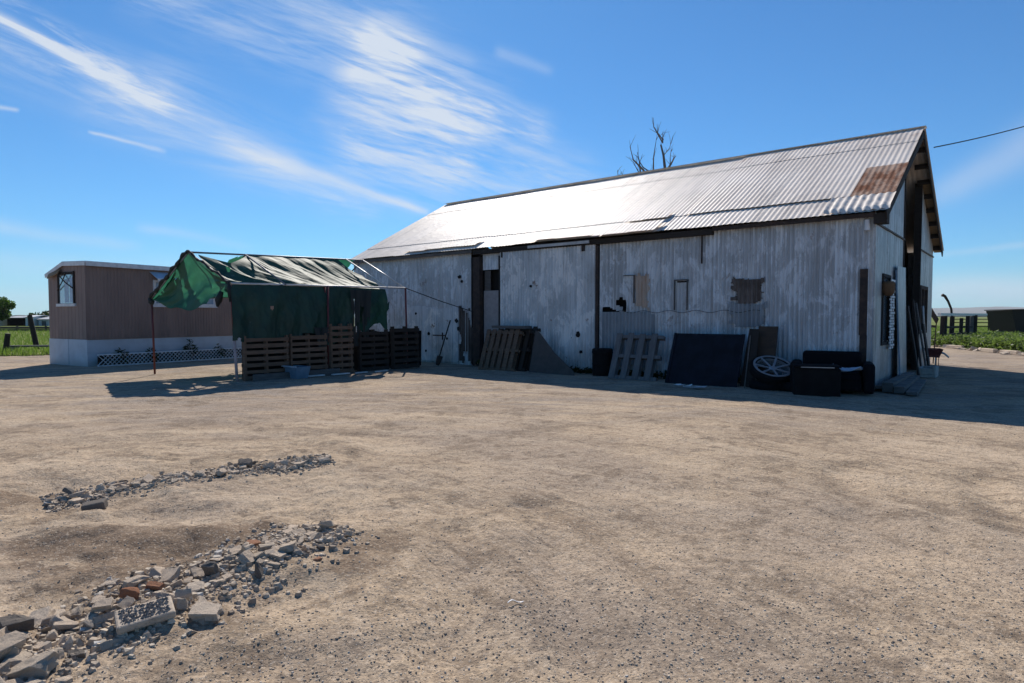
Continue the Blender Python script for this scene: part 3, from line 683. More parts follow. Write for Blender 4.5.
put_pallet('rearmost dark pallet leaning on the pale board beside the door post', 9.25, -.55, 1.2, 1.36, 5, True, 'palletdark', .30, group=G1)
put_pallet('middle pallet of the three leaning by the door post', 9.35, -.85, 1.25, 1.32, 6, True, 'palletdark', .34, group=G1)
put_pallet('front brown pallet of the three leaning by the door post', 9.55, -1.15, 1.3, 1.30, 6, True, 'pallet', .36, turn=.05, group=G1)
put_pallet('pale grey pallet with four upright boards leaning under the torn hole', 5.15, -1.0, 1.3, 1.28, 4, True, 'palletgrey', .42, turn=.05, group=G1, gap=.5)
# extra dark boards atop the stack
t = TB('grey_board', 'grey board lying across the top of the leaning pallets', 'board', 9.4, -.62, 1.27); mb = M(); mb.box(-.65, .65, -.12, .14, -.03, .05); mb.build('plank', MT['greywood'], t)
# dusty plywood, cut diagonally
t = TB('plywood_sheet', 'dusty plywood piece with slanting top leaning on the sliding door', 'plywood', 8.45, -.95); t.rotation_euler = (-.3, 0, RZ)
mb = M(); mb.add([(0, 0, 0), (1.55, 0, 0), (1.5, 0, .12), (.75, 0, .62), (.1, 0, 1.2), (-.05, 0, 1.25), (0, .02, 0), (1.55, .02, 0), (1.5, .02, .12), (.75, .02, .62), (.1, .02, 1.2), (-.05, .02, 1.25)],
     [(0, 1, 2, 3, 4, 5), (11, 10, 9, 8, 7, 6), (0, 6, 7, 1), (1, 7, 8, 2), (2, 8, 9, 3), (3, 9, 10, 4), (4, 10, 11, 5), (5, 11, 6, 0)]); mb.build('sheet', MT['ply'], t)
t = TB('dark_barrel', 'black barrel standing by the torn hole left of the grey pallet', 'barrel', 6.3, -.5)
mb = M(); mb.tube([(0, 0, 0), (0, 0, .03), (0, 0, .3), (0, 0, .32), (0, 0, .34), (0, 0, .6), (0, 0, .62), (0, 0, .72), (0, 0, .74)], [.25, .27, .27, .285, .27, .27, .285, .27, .25], 24); mb.build('drum', MT['rubber'], t, smooth=False)
t = TB('leaning_board', 'wide dark navy panel leaning low against the barn wall', 'board', 3.3, -1.15); t.rotation_euler = (-.38, 0, RZ - .03)
mb = M(); mb.box(-.85, .85, 0, .03, 0, 1.28); mb.build('sheet', MT['bluepanel'], t, bevel=.005)
mb = M(); mb.box(-.87, -.80, -.02, -.001, 0, 1.28).box(.80, .87, -.02, -.001, 0, 1.28).box(-.80, .80, -.02, -.001, .0, .05); mb.build('frame', MT['bluepanel'], t)
for l_, a_, w_, h_, b_, m_, ti, tw in (('narrow black board leaning right of the navy panel', 2.35, .2, 1.38, -.95, 'darkwood', .3, .05), ('blackened board leaning left of the thin pale pole', 2.2, .14, 1.34, -1.05, 'darkwood', .3, .0),
                               ('wide brown board standing between the pale pole and wheel', 1.98, .42, 1.42, -.85, 'brownboard', .25, .0)):
    t = TB('leaning_board', l_, 'board', a_, b_); t.rotation_euler = (-ti, tw, RZ); mb = M(); mb.box(-w_ / 2, w_ / 2, 0, .03, 0, h_); mb.build('plank', MT[m_], t)
t = TB('white_pole', 'thin pale pole leaning on the dark boards', 'pole', 2.22, -1.30); t.rotation_euler = (-.2, .03, RZ); mb = M(); mb.tube([(0, 0, 0), (0, 0, 1.2)], .014, 8); mb.build('rod', MT['greywood'], t)
# tyres and wheel
def tyre_mesh(R=.42, r=.12, w=.22, n=40):
    mb = M(); prof = []
    for k in range(14):
        a = 2 * math.pi * k / 14; c, s = math.cos(a), math.sin(a)
        prof.append((R - r + r * (abs(c) ** .6) * (1 if c > 0 else -1), w / 2 * (abs(s) ** .6) * (1 if s > 0 else -1)))
    vs = []; fs = []
    for i in range(n):
        t = 2 * math.pi * i / n
        for j, (q, z) in enumerate(prof):
            qq = q + (.006 if (i % 2 and j in (0, 1, 13)) else 0); vs.append((qq * math.cos(t), qq * math.sin(t), z))
    for i in range(n):
        for j in range(14): fs.append((i * 14 + j, ((i + 1) % n) * 14 + j, ((i + 1) % n) * 14 + (j + 1) % 14, i * 14 + (j + 1) % 14))
    return mb.add(vs, fs)
def tyre(label, a, b, z, rot=(0, 0, 0), R=.42):
    t = TB('tyre', label, 'tyre', a, b, z); t.rotation_euler = (rot[0], rot[1], RZ + rot[2])
    tyre_mesh(R).build('casing', MT['rubber'], t, smooth=True)
    mb = M(); mb.tube([(0, 0, -.11), (0, 0, -.075), (0, 0, -.07), (0, 0, .07), (0, 0, .075), (0, 0, .11)], [R * .55, R * .55, R * .5, R * .5, R * .55, R * .55], 24, False); mb.build('bead', MT['rubber'], t)
tyre('black tyre lying flat beneath the spoked wheel', 1.75, -.95, .115, R=.46)
tyre('black tyre lying flat between the spoked wheel and black crate', 1.15, -1.0, .115, R=.4)
t = TB('spoked_wheel', 'seven spoked alloy wheel lying tilted on a black tyre', 'wheel', 1.72, -1.02, .44); t.rotation_euler = (rad(29), 0, -.05)
tyre_mesh(.47, .07, .2).build('tyre', MT['rubber'], t, smooth=True)
mb = M(); N = 48
def ring(r0, r1, z0, z1):
    vs = []; 
    for i in range(N):
        a = 2 * math.pi * i / N
        for r, z in ((r0, z0), (r1, z0), (r1, z1), (r0, z1)): vs.append((r * math.cos(a), r * math.sin(a), z))
    mb.add(vs, [(i * 4 + j, i * 4 + (j + 1) % 4, ((i + 1) % N) * 4 + (j + 1) % 4, ((i + 1) % N) * 4 + j) for i in range(N) for j in range(4)])
ring(.365, .41, .07, .11); ring(.33, .36, -.09, .075); rim = mb.build('rim', MT['alu'], t)
mb = M(); mb.tube([(0, 0, -.02), (0, 0, .05), (0, 0, .07)], [.08, .085, .05], 20); mb.build('hub', MT['alu'], t)
for k in range(7):
    a = 2 * math.pi * k / 7 + .2; mb = M(); mb.beam((.07 * math.cos(a), .07 * math.sin(a), .045), (.375 * math.cos(a), .375 * math.sin(a), .085), .045, .025); mb.build('spoke', MT['alu'], t)
# black crate + sofa
t = TB('black_crate', 'black crate with painted lit rim in front of the dark sofa', 'crate', .76, -1.40); t.rotation_euler = (0, 0, RZ + .35)
mb = M(); mb.box(-.42, .42, -.3, .3, 0, .58); mb.build('body', MT['rubber'], t, bevel=.03)
mb = M(); mb.box(-.43, .43, -.31, .31, .59, .625); mb.build('lid', MT['sofa'], t, bevel=.01)
mb = M(); mb.box(-.3, .3, -.325, -.312, .585, .6); mb.build('lit_edge', MT['alu'], t)  # pale strip paints in the lit top edge of the crate
t = TB('sofa', 'old black sofa pushed against the barn near its corner', 'sofa', .62, -.72); t.rotation_euler = (0, 0, RZ + .22)
mb = M(); mb.box(-.56, .56, .22, .48, .1, .86); mb.build('backrest', MT['sofa'], t, bevel=.06)
mb = M(); mb.box(-.55, .55, -.43, .2, .1, .34); mb.build('seat', MT['sofa'], t, bevel=.04)
for cx_ in (-.275, .275):
    mb = M(); mb.grid(lambda u, v: (cx_ - .27 + .54 * u, -.46 + .66 * v, .345 + .13 * (min(u, 1 - u, v, 1 - v) * 12 if min(u, 1 - u, v, 1 - v) < .08 else 1) - .05 * math.sin(math.pi * u) * math.sin(math.pi * v) + .02 * vn1(u * 6 + cx_ * 9, v * 6)), 14, 14); mb.build('cushion', MT['sofa'], t, smooth=True)
for s in (-1, 1): mb = M(); mb.box(s * .67 - .10, s * .67 + .10, -.5, .48, .06, .66); mb.build('armrest', MT['sofa'], t, bevel=.06)
t = TB('plastic_sheet', 'crumpled pale blue plastic sheet on the black sofa seat', 'plastic sheet', .27, -1.0, .475)
mb = M(); mb.grid(lambda u, v: (-.28 + .55 * u, -.12 + .22 * v, .03 + .05 * math.sin(u * 3.1 + 1) * v + .13 * abs(u - .4) + .03 * math.sin(v * 9 + u * 7)), 16, 10); mb.build('sheet', MT['paleblue'], t, smooth=True, solid=.006)
t = TB('shovel', 'long dark handled shovel leaning on the white plank door', 'shovel', 12.45, -.75); t.rotation_euler = (-.30, .12, RZ)
mb = M(); mb.tube([(0, 0, .3), (0, 0, 1.55)], .022, 8); mb.build('handle', MT['darkwood'], t)
mb = M(); mb.grid(lambda u, v: (.13 * (u * 2 - 1) * (1 - .5 * (1 - v) ** 3), .03 * (u * 2 - 1) ** 2, .32 * v), 8, 8); mb.build('blade', MT['darkrust'], t, smooth=True, solid=.006)
for i, (a, b, s) in enumerate(((3.3, -1.75, .09), (3.05, -1.8, .13), (3.5, -1.7, .07))):
    t = tag(M().add([(random.gauss(0, s), random.gauss(0, s * .5), abs(random.gauss(.03, .02))) for _ in range(6)], [(0, 1, 2), (1, 2, 3), (2, 3, 4), (3, 4, 5)]).build('paper_scrap', MT['white'], loc=B(a, b, .03)), 'crumpled pale scrap of paper on the ground before the navy panel', 'scrap', 'paper scraps before the navy panel')

# --------------------------------------------------------- pallet fence beside canopy
G2 = 'pallets standing along the side of the canopy'
def fence_pallet(label, b0, b1, h, nb, mat, a=12.2, tilt=.03, z=0.02):
    t = TB('wooden_pallet', label, 'pallet', a, (b0 + b1) / 2, z, group=G2); t.rotation_euler = (-tilt, 0, RZ + math.pi / 2)
    fr, bk, st = pallet(None, (b1 - b0) - .02, h, nb, False)
    fr.build('front_boards', MT[mat], t); bk.build('back_boards', MT[mat], t)
    for s in st: s.build('stringer', MT[mat], t)
fence_pallet('brown pallet nearest the front canopy post', -7.42, -6.2, 1.10, 7, 'pallet')
fence_pallet('second brown pallet from the front canopy post', -6.18, -5.05, 1.12, 7, 'pallet')
fence_pallet('taller brown pallet in the middle of the canopy side', -5.03, -4.28, 1.38, 8, 'pallet', a=12.1)
fence_pallet('dark pallet just beyond the gap showing the pink cloth', -4.0, -2.92, 1.2, 7, 'palletdark')
fence_pallet('darkest pallet at the barn end of the canopy side', -2.9, -1.85, 1.28, 7, 'palletdark', a=12.05)
t = TB('grey_board', 'low pale grey board at the foot of the pallet fence', 'board', 12.0, -7.3, 0.02); t.rotation_euler = (0, 0, RZ + math.pi / 2 + .02); mb = M(); mb.box(0, 2.5, -.03, .03, 0, .16); mb.build('plank', MT['greywood'], t)
for k, (b, l) in enumerate(((-5.9, .5), (-5.2, .55), (-4.5, .4), (-3.9, .5))):
    t = TB('pale_slat', ['first pale slat beyond the blue tub on the ground', 'second pale slat beyond the blue tub on the ground', 'third pale slat beyond the blue tub on the ground', 'farthest pale slat lying at the pallet foot'][k], 'slat', 11.9 - .1 * k, b, .03, rot=(0, 0, 1.5 + .1 * k), group='pale slats lying along the pallet fence'); mb = M(); mb.box(0, l, -.04, .04, 0, .03); mb.build('wood', MT['whitepaint'], t)
t = TB('plastic_tub', 'faded blue plastic tub in front of the pallets', 'tub', 11.95, -6.15, .02)
mb = M(); mb.grid(lambda u, v: ((.2 + .06 * v) * (1.5) * max(-.8, min(.8, math.cos(u * 2 * math.pi) * 1.1)), (.2 + .06 * v) * max(-.8, min(.8, math.sin(u * 2 * math.pi) * 1.1)), .3 * v), 24, 4)
mb.box(-.23, .23, -.15, .15, .0, .01); mb.build('body', MT['bluetub'], t, solid=.01)
mb = M(); mb.box(-.33, .33, -.25, -.215, .29, .32); mb.build('rim', MT['paleblue'], t)
t = TB('pink_cloth', 'pale pink cloth hanging behind the gap between pallets', 'cloth', 12.5, -4.12, .95)
mb = M(); mb.grid(lambda u, v: (.02 * math.sin(u * 9), -.17 + .3 * u, .95 * v), 12, 6); mb.build('fabric', MT['pinkcloth'], t, smooth=True, solid=.004)
t = TB('shade_sheet', 'black sheet added behind the pallets to darken their gaps like shade', 'sheeting', 12.55, -7.3, 0.02)
mb = M(); mb.grid(lambda u, v: (.04 * math.sin(u * 40) * v, 5.95 * u, (1.16 + .05 * math.sin(u * 23)) * v), 80, 10, lambda u, v: not (.56 < u < .61)); mb.build('sheet', MT['rubber'], t, smooth=True, solid=.006)  # added black sheet stands in for shade in the pallet gaps
# things stored under the canopy, dark
t = TB('storage_box', 'dark covered box stored under the canopy behind the pallets', 'box', 13.3, -3.6, 0); mb = M(); mb.box(-.5, .5, -.9, .9, 0, 1.0); mb.build('body', MT['darkwood'], t, bevel=.03); mb = M(); mb.box(-.54, .54, -.94, .94, 1.001, 1.06); mb.build('lid', MT['darkwood'], t)

# --------------------------------------------------------- canopy
can = thing('canopy_tent', 'ragged green tarpaulin canopy on a red pole frame beside the barn', 'canopy', B(14.2, -4.9), RZ)
CA, CB = 14.2, -4.9
def c(a, b, z): return (-(a - CA), b - CB, z)
poles = [((16.16, -7.95), (16.2, -7.97), 2.09, 0), ((12.31, -7.55), (12.42, -7.62), 2.4, 1), ((12.22, -2.2), (12.3, -2.2), 2.47, 0), ((16.4, -2.2), (16.4, -2.2), 2.3, 0), ((12.25, -5.0), (12.25, -5.0), 2.42, 0), ((16.3, -5.0), (16.3, -5.0), 2.2, 0)]
for (p, q, h, f) in poles:
    mb = M()
    if f:
        k = 1.07 / h; mid = (p[0] + (q[0] - p[0]) * k, p[1] + (q[1] - p[1]) * k)
        mb.tube([c(*mid, 1.07), c(*q, h)], .033, 8); o = mb.build('pole', MT['redpaint'], can, smooth=True)
        mb = M(); mb.tube([c(*p, 0), c(*mid, 1.07)], .036, 8); tag(mb.build('lower_pole', MT['pinkpaint'], can, smooth=True), 'faded pinkish lower sleeve of the front post')
    else: mb.tube([c(*p, 0), c(*q, h)], .028, 8); mb.build('pole', MT['redpaint'], can, smooth=True)
RF, RB = (14.2, -7.83, 3.25), (14.2, -2.35, 3.42)
EF, EB = (12.42, -7.62, 2.4), (12.3, -2.2, 2.47)
LF, LB = (16.2, -7.97, 2.09), (16.4, -2.2, 2.3)
def pipe(p, q, mat='whitepipe', r=.024, name='pipe'): mb = M(); mb.tube([c(*p), c(*q)], r, 8); mb.build(name, MT[mat], can, smooth=True)
pipe(RF, RB, 'greypipe', name='ridge_pipe'); pipe(EF, EB, name='eave_pipe'); pipe(LF, LB, 'greypipe', name='eave_pipe')
pipe(RF, EF, 'greypipe', name='rafter'); pipe(RF, LF, 'greypipe', name='rafter'); pipe(RB, EB, name='rafter'); pipe(RB, LB, 'greypipe', name='rafter')
pipe((14.2, -3.0, 3.41), (12.3, -2.9, 2.46), name='rafter'); pipe((14.2, -6.3, 3.3), (12.35, -6.2, 2.42), 'greypipe', name='rafter'); pipe((14.2, -6.3, 3.3), (16.35, -6.2, 2.15), 'greypipe', name='rafter')
pipe((12.4, -5.0, 2.4), (12.3, -5.0, .5), 'redpaint', .03, name='brace')
# right side tarp: top slope + hanging side
def rag(u, v, s=1.0): return float(fbm((u * 9 * s), (v * 7 * s), 3))
def tarp_right(u, v):
    b = -7.66 + (4.80) * u
    ez = 2.40 + .06 * u
    rz = 3.27 + .13 * u
    if v < .5:      # slope
        t = v / .5
        # near the front the sheet slips off the ridge pipe, sagging below it
        slip = max(0, 1 - abs(u - .13) / .16) ** .8 * .34
        tt = slip * (1 - t) + t
        a = 14.2 + (12.40 - 14.2) * tt; z = rz + (ez - rz) * tt
        sag = -.13 * math.sin(math.pi * t) * (1 + .4 * math.sin(u * 9))
        uu = u * 13 - t * 3.2; cre = .022 * math.sin(uu * 2.6 + 2 * vnoise(uu * .5, t)) * min(1, t * 4 + .25) + .10 * fbm(uu * 1.3, t * .9 + u * 2, 4)
        z += sag + cre * min(1, t * 6) ; a += .02 * cre
        if u > .5: z -= .10 * (u - .5) * t
    else:
        t = (v - .5) / .5
        L = 1.38 + .10 * fbm(u * 14, 3.3, 3) + .05 * math.sin(u * 11) + (-.5 * max(0, u - .72) / .28) + .25 * math.exp(-((u - .56) / .06) ** 2) + .4 * math.exp(-((u - .97) / .04) ** 2)
        a = 12.40 - .07 * math.sin(min(1, t * 3) * 1.5) - .05 * t + .13 * float(fbm(u * 10, t * 1.5, 4)) + .035 * math.sin(u * 47 + t * 3) * t
        z = ez - (.10 * (u > .5) * (u - .5)) - L * t
    return c(a, b + .05 * float(vnoise(u * 5, v * 5)), z)
def keep_right(u, v):
    n = rag(u, v)
    if v > .97 and n > .05: return False
    if v > .5 and (n > .62 or vn1(u * 95, v * 60) > .485): return False
    if v < .5 and n > .52 and v > .1: return False
    if .735 < u < .765 and v > .62: return False
    if u > .985 and n > .0: return False
    if v < .28 and .90 + .28 * (v / .5) < u: return False
    return True
mb = M(); mb.grid(lambda u, v: tarp_right(u, v * .5), 190, 55, lambda u, v: keep_right(u, v * .5)); tag(mb.build('roof_tarp', MT['paled'], can, smooth=True), 'green tarp over the right slope with its sheen painted paler')
mb = M(); mb.grid(lambda u, v: tarp_right(u, .5 + v * .5), 190, 55, lambda u, v: keep_right(u, .5 + v * .5)); tag(mb.build('side_tarp', MT['tarp'], can, smooth=True), 'dark green tarp hanging down the side')
# left slope tarp
def tarp_left(u, v):
    b = -7.9 + 5.2 * u; rz = 3.27 + .13 * u; ez = 2.1 + .18 * u
    slip = max(0, 1 - abs(u - .13) / .16) ** .8 * .35
    tt = slip * (1 - v) + v; a = 14.2 + 2.15 * tt
    z = rz + (ez - rz) * tt - .2 * math.sin(math.pi * v) + .12 * float(fbm((u * 8), (v * 5 + 4), 4)) * min(1, v * 6)
    return c(a, b, z)
mb = M(); mb.grid(tarp_left, 90, 40, lambda u, v: rag(u + 3, v) < .42); tag(mb.build('tarp', MT['flap'], can, smooth=True), 'green tarp covering the left slope')
# front gable flap
def flap(u, v):
    # u from left eave to right eave, v from top edge down
    if u < .52: t = u / .52; top = (16.2 + (14.2 - 16.2) * t, -7.97 + .14 * t, 2.09 + (3.25 - 2.09) * t)
    else: t = (u - .52) / .48; top = (14.2 + (12.42 - 14.2) * t, -7.83 + .21 * t, 3.25 + (2.4 - 3.25) * t)
    bot = 2.05 - .27 * math.sin(math.pi * min(1, u * 1.1)) + (.0 if u < .85 else (u - .85) * 1.2) + .04 * math.sin(u * 21)
    z = top[2] + (bot - top[2]) * v
    y = top[1] + .16 * math.sin(math.pi * v) * math.sin(math.pi * u) + .05 * float(fbm((u * 4), (v * 4 + u * 3), 3)) + .035 * math.sin((u + v * .6) * 17) * v
    return c(top[0], y, z)
def keepflap(u, v):
    n = rag(u, v, .9)
    if (u - .80) ** 2 / .0022 + (v - .58) ** 2 / .020 < 1 + 2.2 * n: return False
    if .74 < u < .92 and v > .86 + n * .3: return False
    if .87 < u < .93 and v > .5 + n * .6: return False
    if (u - .52) ** 2 / .0003 + (v - .7) ** 2 / .0008 < 1: return False
    if .3 < u < .36 and .02 < v < .2 and n > -.1: return False
    return True
mb = M(); mb.grid(flap, 120, 60, keepflap); tag(mb.build('front_flap', MT['flap'], can, smooth=True), 'thin bright green flap hanging in the front gable')
# dark hems
mb = M(); mb.tube([c(16.22 + (14.2 - 16.22) * t, -8.0 + .14 * t, 2.12 + (3.28 - 2.12) * t + .03 * math.sin(t * 23)) for t in np.linspace(0, 1, 24)], [.045 + .018 * math.sin(i * 1.9) for i in range(24)], 7)
mb.tube([c(14.2 + (12.42 - 14.2) * t, -7.86 + .21 * t, 3.28 + (2.42 - 3.28) * t + .03 * math.sin(t * 19)) for t in np.linspace(0, 1, 24)], [.03 + .012 * math.sin(i * 2.3) for i in range(24)], 7)
mb.tube([c(12.40, -7.66, 2.42), c(12.38, -7.68, 2.2), c(12.36, -7.67, 1.95)], [.05, .045, .02], 7)
mb.tube([c(12.72, -7.7, 2.2), c(12.8, -7.74, 2.0), c(12.86, -7.74, 1.84)], [.05, .09, .03], 7)
mb.tube([c(16.25, -8.0, 2.12), c(16.2, -7.98, 2.0), c(16.15, -7.98, 1.93)], [.05, .085, .04], 7)
mb.build('hem', MT['hem'], can, smooth=True)
# dark hanging shreds on the side
mb = M()
for b0, w, z0, z1 in ((-4.1, .35, 2.35, .75), (-3.75, .4, 2.35, 1.0), (-5.2, .5, 1.3, .75)):
    mb.grid(lambda u, v: c(12.24 - .03 * math.sin(u * 8), b0 + w * (u - .5) * (1 - .6 * v), z0 + (z1 - z0) * v), 8, 14, lambda u, v: rag(u + b0, v) < .25)
tag(mb.build('torn_strip', MT['hem'], can, smooth=True), 'blackened torn strips hanging down the side')
t = TB('guy_rope', 'dark guy rope running from the canopy corner to the barn wall', 'rope', 12.3, -2.2, 2.47)
mb = M(); mb.tube([(0, 0, 0), (.42, 1.05, -.38), (.85, 2.12, -.72)], .014, 6); mb.build('rope', MT['cable'], t)

# --------------------------------------------------------- trailer
TX, TY = -13.4, 19.83; d1 = Vector((-2.1, 1.25)).normalized(); ang = math.atan2(d1.y, d1.x)   # end face runs along d1
tr = thing('mobile_home', 'brown ribbed mobile home with white skirting left of the canopy', 'mobile home', (TX, TY, 0), ang)
# local: x along end face (0..2.45), y negative = along the long side away
WD, LG = 2.45, 8.5
def ribs(mb, p0, p1, z0, z1, pitch=.11, dep=.012, z1b=None):
    p0 = Vector(p0); p1 = Vector(p1); L = (p1 - p0).length; d = (p1 - p0) / L; n = Vector((d.y, -d.x)); k = int(L / pitch)
    vs = []; fs = []
    for i in range(k):
        for t, o in ((0, 0), (.18, dep), (.82, dep), (1, 0)):
            s = (i + t) * L / k; q = p0 + d * s + n * o; f = s / L; zt = z1 + ((z1b if z1b is not None else z1) - z1) * f
            vs += [(q.x, q.y, z0), (q.x, q.y, zt)]
    for i in range(k * 4 - 1): fs.append((2 * i, 2 * i + 2, 2 * i + 3, 2 * i + 1))
    mb.add(vs, fs)
mb = M(); ribs(mb, (WD, 0), (WD * .55, 0), .87, 2.93, z1b=3.28, pitch=.2); ribs(mb, (WD * .55, 0), (0, 0), .87, 3.28, z1b=3.26, pitch=.2); tag(mb.build('end_wall', MT['siding'], tr), 'narrow brown end wall')
mb = M(); ribs(mb, (0, 0), (0, LG * -1), .87, 3.1, z1b=3.0)
mb = M(); ribs(mb, (0, -LG), (0, 0), .87, 3.24, z1b=3.24, dep=-.012, pitch=.105); tag(mb.build('side_wall', MT['siding'], tr), 'long brown ribbed side wall')
mb = M(); mb.box(0.03, WD - .02, -LG, -.03, .02, 2.88); mb.build('inner_box', MT['siding'], tr)
mb = M(); mb.box(-.02, WD, .0, .02, 0, .86); mb.box(1.15, 1.19, .021, .03, 0, .86); mb.build('end_skirting', MT['skirt'], tr)
mb = M()
for i in range(6): mb.box(-.02 - .012 * (i % 2 == 9), -.003, -LG, -.001, i * .143, i * .143 + .133); mb.box(-.012, -.001, -LG, -.001, i * .143 + .132, i * .143 + .144)
mb.build('side_skirting', MT['skirt'], tr)
mb = M(); mb.box(-.035, .0, .0, .045, .86, 3.22); mb.box(-.035, -.0, -LG, -.005, .855, .90); mb.build('corner_trim', MT['siding'], tr)
# roof with pale fascia
mb = M()
mb.add([(-.12, .06, 3.32), (WD * .55, .06, 3.36), (WD, .06, 3.0), (-.12, -LG - .1, 3.30), (WD * .55, -LG - .1, 3.34), (WD + .03, -LG - .1, 2.95)], [(0, 1, 4, 3), (1, 2, 5, 4)])
mb.build('roof', MT['whitepaint'], tr, solid=.035)
mb = M(); mb.beam((-.13, .05, 3.25), (-.13, -LG, 3.23), .03, .13); mb.beam((-.1, .07, 3.25), (WD * .55, .07, 3.29), .03, .12); mb.beam((WD * .55, .07, 3.29), (WD + .03, .07, 2.94), .03, .12); mb.build('fascia', MT['whitepaint'], tr)
# end window
fw = M(); fw.box(.66, .73, .0121, .05, 2.02, 3.05).box(1.66, 1.73, .0121, .05, 2.02, 3.0).box(.73, 1.66, .0121, .05, 2.95, 3.03); w = fw.build('window', MT['darkwood'], tr); tag(w, 'end wall window with white sill and sky blue glass')
mb = M(); mb.box(.60, 1.80, .0121, .07, 1.92, 2.01); mb.build('sill', MT['whitepaint'], w)
mb = M(); mb.box(.73, 1.66, .0131, .025, 2.02, 2.95); mb.build('pane', MT['glass'], w)
mb = M(); mb.box(.78, .96, .026, .03, 2.05, 2.85).box(1.05, 1.3, .026, .03, 2.05, 2.80); tag(mb.build('curtain', MT['paleblue'], w), 'pale blue curtain strips')
# small tan awning over end window
mb = M(); mb.add([(1.45, .075, 3.14), (2.2, .075, 3.0), (2.15, .16, 2.84), (1.45, .16, 2.98)], [(0, 1, 2, 3)]); tag(mb.build('awning', MT['tan'], tr, solid=.03), 'small sunlit tan awning over the end window')
mb = M(); mb.tube([(.70, .06, 2.5), (1.1, .10, 2.7), (1.5, .14, 2.98)], .018, 6).tube([(1.7, .06, 2.45), (1.3, .10, 2.7), (1.0, .12, 2.98)], .018, 6); mb.build('awning_bracket', MT['darkwood'], tr)
# side window with sloping metal awning
SW = -2.1
fw = M(); fw.box(-.05, -.0001, SW - 2.3, SW - 2.22, 1.95, 2.85).box(-.05, -.0001, SW - .08, SW, 1.95, 2.85).box(-.05, -.0001, SW - 2.22, SW - .08, 2.77, 2.85).box(-.05, -.0001, SW - 1.2, SW - 1.12, 2.06, 2.77); w = fw.build('window', MT['whitepaint'], tr); tag(w, 'white framed side window under a metal awning')
mb = M(); mb.box(-.08, -.0001, SW - 2.36, SW + .06, 1.92, 2.05); mb.build('sill', MT['whitepaint'], w)
mb = M(); mb.box(-.02, -.013, SW - 2.22, SW - .08, 2.06, 2.77); mb.build('pane', MT['glass'], w)
mb = M(); mb.add([(-.02, SW + .12, 3.12), (-.02, SW - 2.38, 3.10), (-.30, SW - 2.38, 2.86), (-.30, SW + .0, 2.88)], [(0, 1, 2, 3)]); mb.build('awning', MT['paleblue'], tr, solid=.02)  # pale blue colour stands in for sky reflected by the metal
mb = M(); mb.beam((-.31, SW + .0, 2.84), (-.31, SW - 2.38, 2.82), .02, .10); mb.build('awning_rim', MT['whitepaint'], tr)
# lattice
def T2(x, y, z=0):  # trailer local -> world
    ca, sa = math.cos(ang), math.sin(ang); return (TX + x * ca - y * sa, TY + x * sa + y * ca, z)
la = thing('lattice_panel', 'long low white lattice panel in front of the trailer skirting', 'lattice', T2(-.28, -.15), ang)
mb = M(); mb.box(-.02, .02, -7.0, 0, .0, .04).box(-.02, .02, -7.0, 0, .36, .40); mb.build('rails', MT['white'], la); mb = M(); mb.box(.03, .05, -6.98, -.02, .0, .37); tag(mb.build('shade_backing', MT['black'], la), 'dark backing added as painted shade behind the lattice holes')  # black backing added to paint shade into the lattice holes
mb = M(); n = 52; st = .135
for i in range(-3, n):
    y0 = -i * st
    for sg in (1, -1):
        ya, yb = (y0, y0 - .33 * 1) if sg > 0 else (y0 - .33, y0)
        if ya > 0 or yb > 0 or ya < -7 or yb < -7: continue
        mb.beam((.008 * sg, ya, .035), (.008 * sg, yb, .365), .012, .042, (1, 0, 0))
mb.build('strips', MT['white'], la)
def shrub(name, label, cat, loc, r, h, nl, mat, ls=.05, group=None):
    t = thing(name, label, cat, loc, group=group); mb = M()
    for _ in range(nl):
        a = random.uniform(0, 6.28); rr = r * random.random() ** .6; z = h * (.25 + .75 * random.random()) * (1 - .4 * (rr / r)); l = ls * random.uniform(.6, 1.3)
        cc = Vector((rr * math.cos(a), rr * math.sin(a), z)); d = Vector((math.cos(a), math.sin(a), random.uniform(-.6, .8))) * l; e = d.cross(Vector((random.gauss(0, 1), random.gauss(0, 1), 1))).normalized() * l * .35
        mb.add([cc - d, cc - e, cc + d, cc + e], [(0, 1, 2, 3)])
    mb.build('foliage', mat, t); mb = M()
    for k in range(6): a = k * 1.05; mb.tube([(0, 0, 0), (r * .4 * math.cos(a), r * .4 * math.sin(a), h * .6)], [.012, .005], 5)
    mb.build('stem', MT['bark'], t)
for i, (y, h) in enumerate(((-.9, .62), (-1.9, .58), (-3.3, .85), (-4.4, .6))):
    shrub('small_shrub', ['dark low shrub behind the lattice nearest the trailer corner', 'second dark low shrub behind the lattice', 'taller dark shrub behind the lattice beside the canopy post', 'last dark shrub behind the lattice under the canopy'][i], 'shrub', T2(-.16, y), .24, h, 130, MT['darkleaf'], .07, group='dark shrubs behind the lattice')

# --------------------------------------------------------- left background
for (x, y, h, lx, ly, l) in ((-22.1, 27.4, .85, .12, 0, 'short dark wooden post leaning at the left edge of the photo'), (-22.6, 29.9, 1.65, -.32, 0, 'tall dark wooden post leaning left beside the grass')):
    t = thing('fence_post', l, 'post', (x, y, 0), group='leaning posts before the left field'); mb = M(); mb.tube([(0, 0, 0), (lx * .5, 0, h * .5), (lx, 0, h)], [.12, .11, .10], 9); mb.build('timber', MT['darkwood'], t)
t = thing('bench_plank', 'low weathered plank on blocks beside the trailer end', 'plank', (-21.6, 28.3, 0), .2); mb = M(); mb.box(-1, 1.4, -.15, .15, .22, .30); mb.build('board', MT['greywood'], t); mb = M(); mb.box(-.8, -.6, -.12, .12, 0, .219).box(1, 1.2, -.12, .12, 0, .219); mb.build('blocks', MT['concretelight'], t)
t = thing('board_fence', 'long low brown board fence across the far side of the left field', 'fence', (-70, 66, 0), 0)
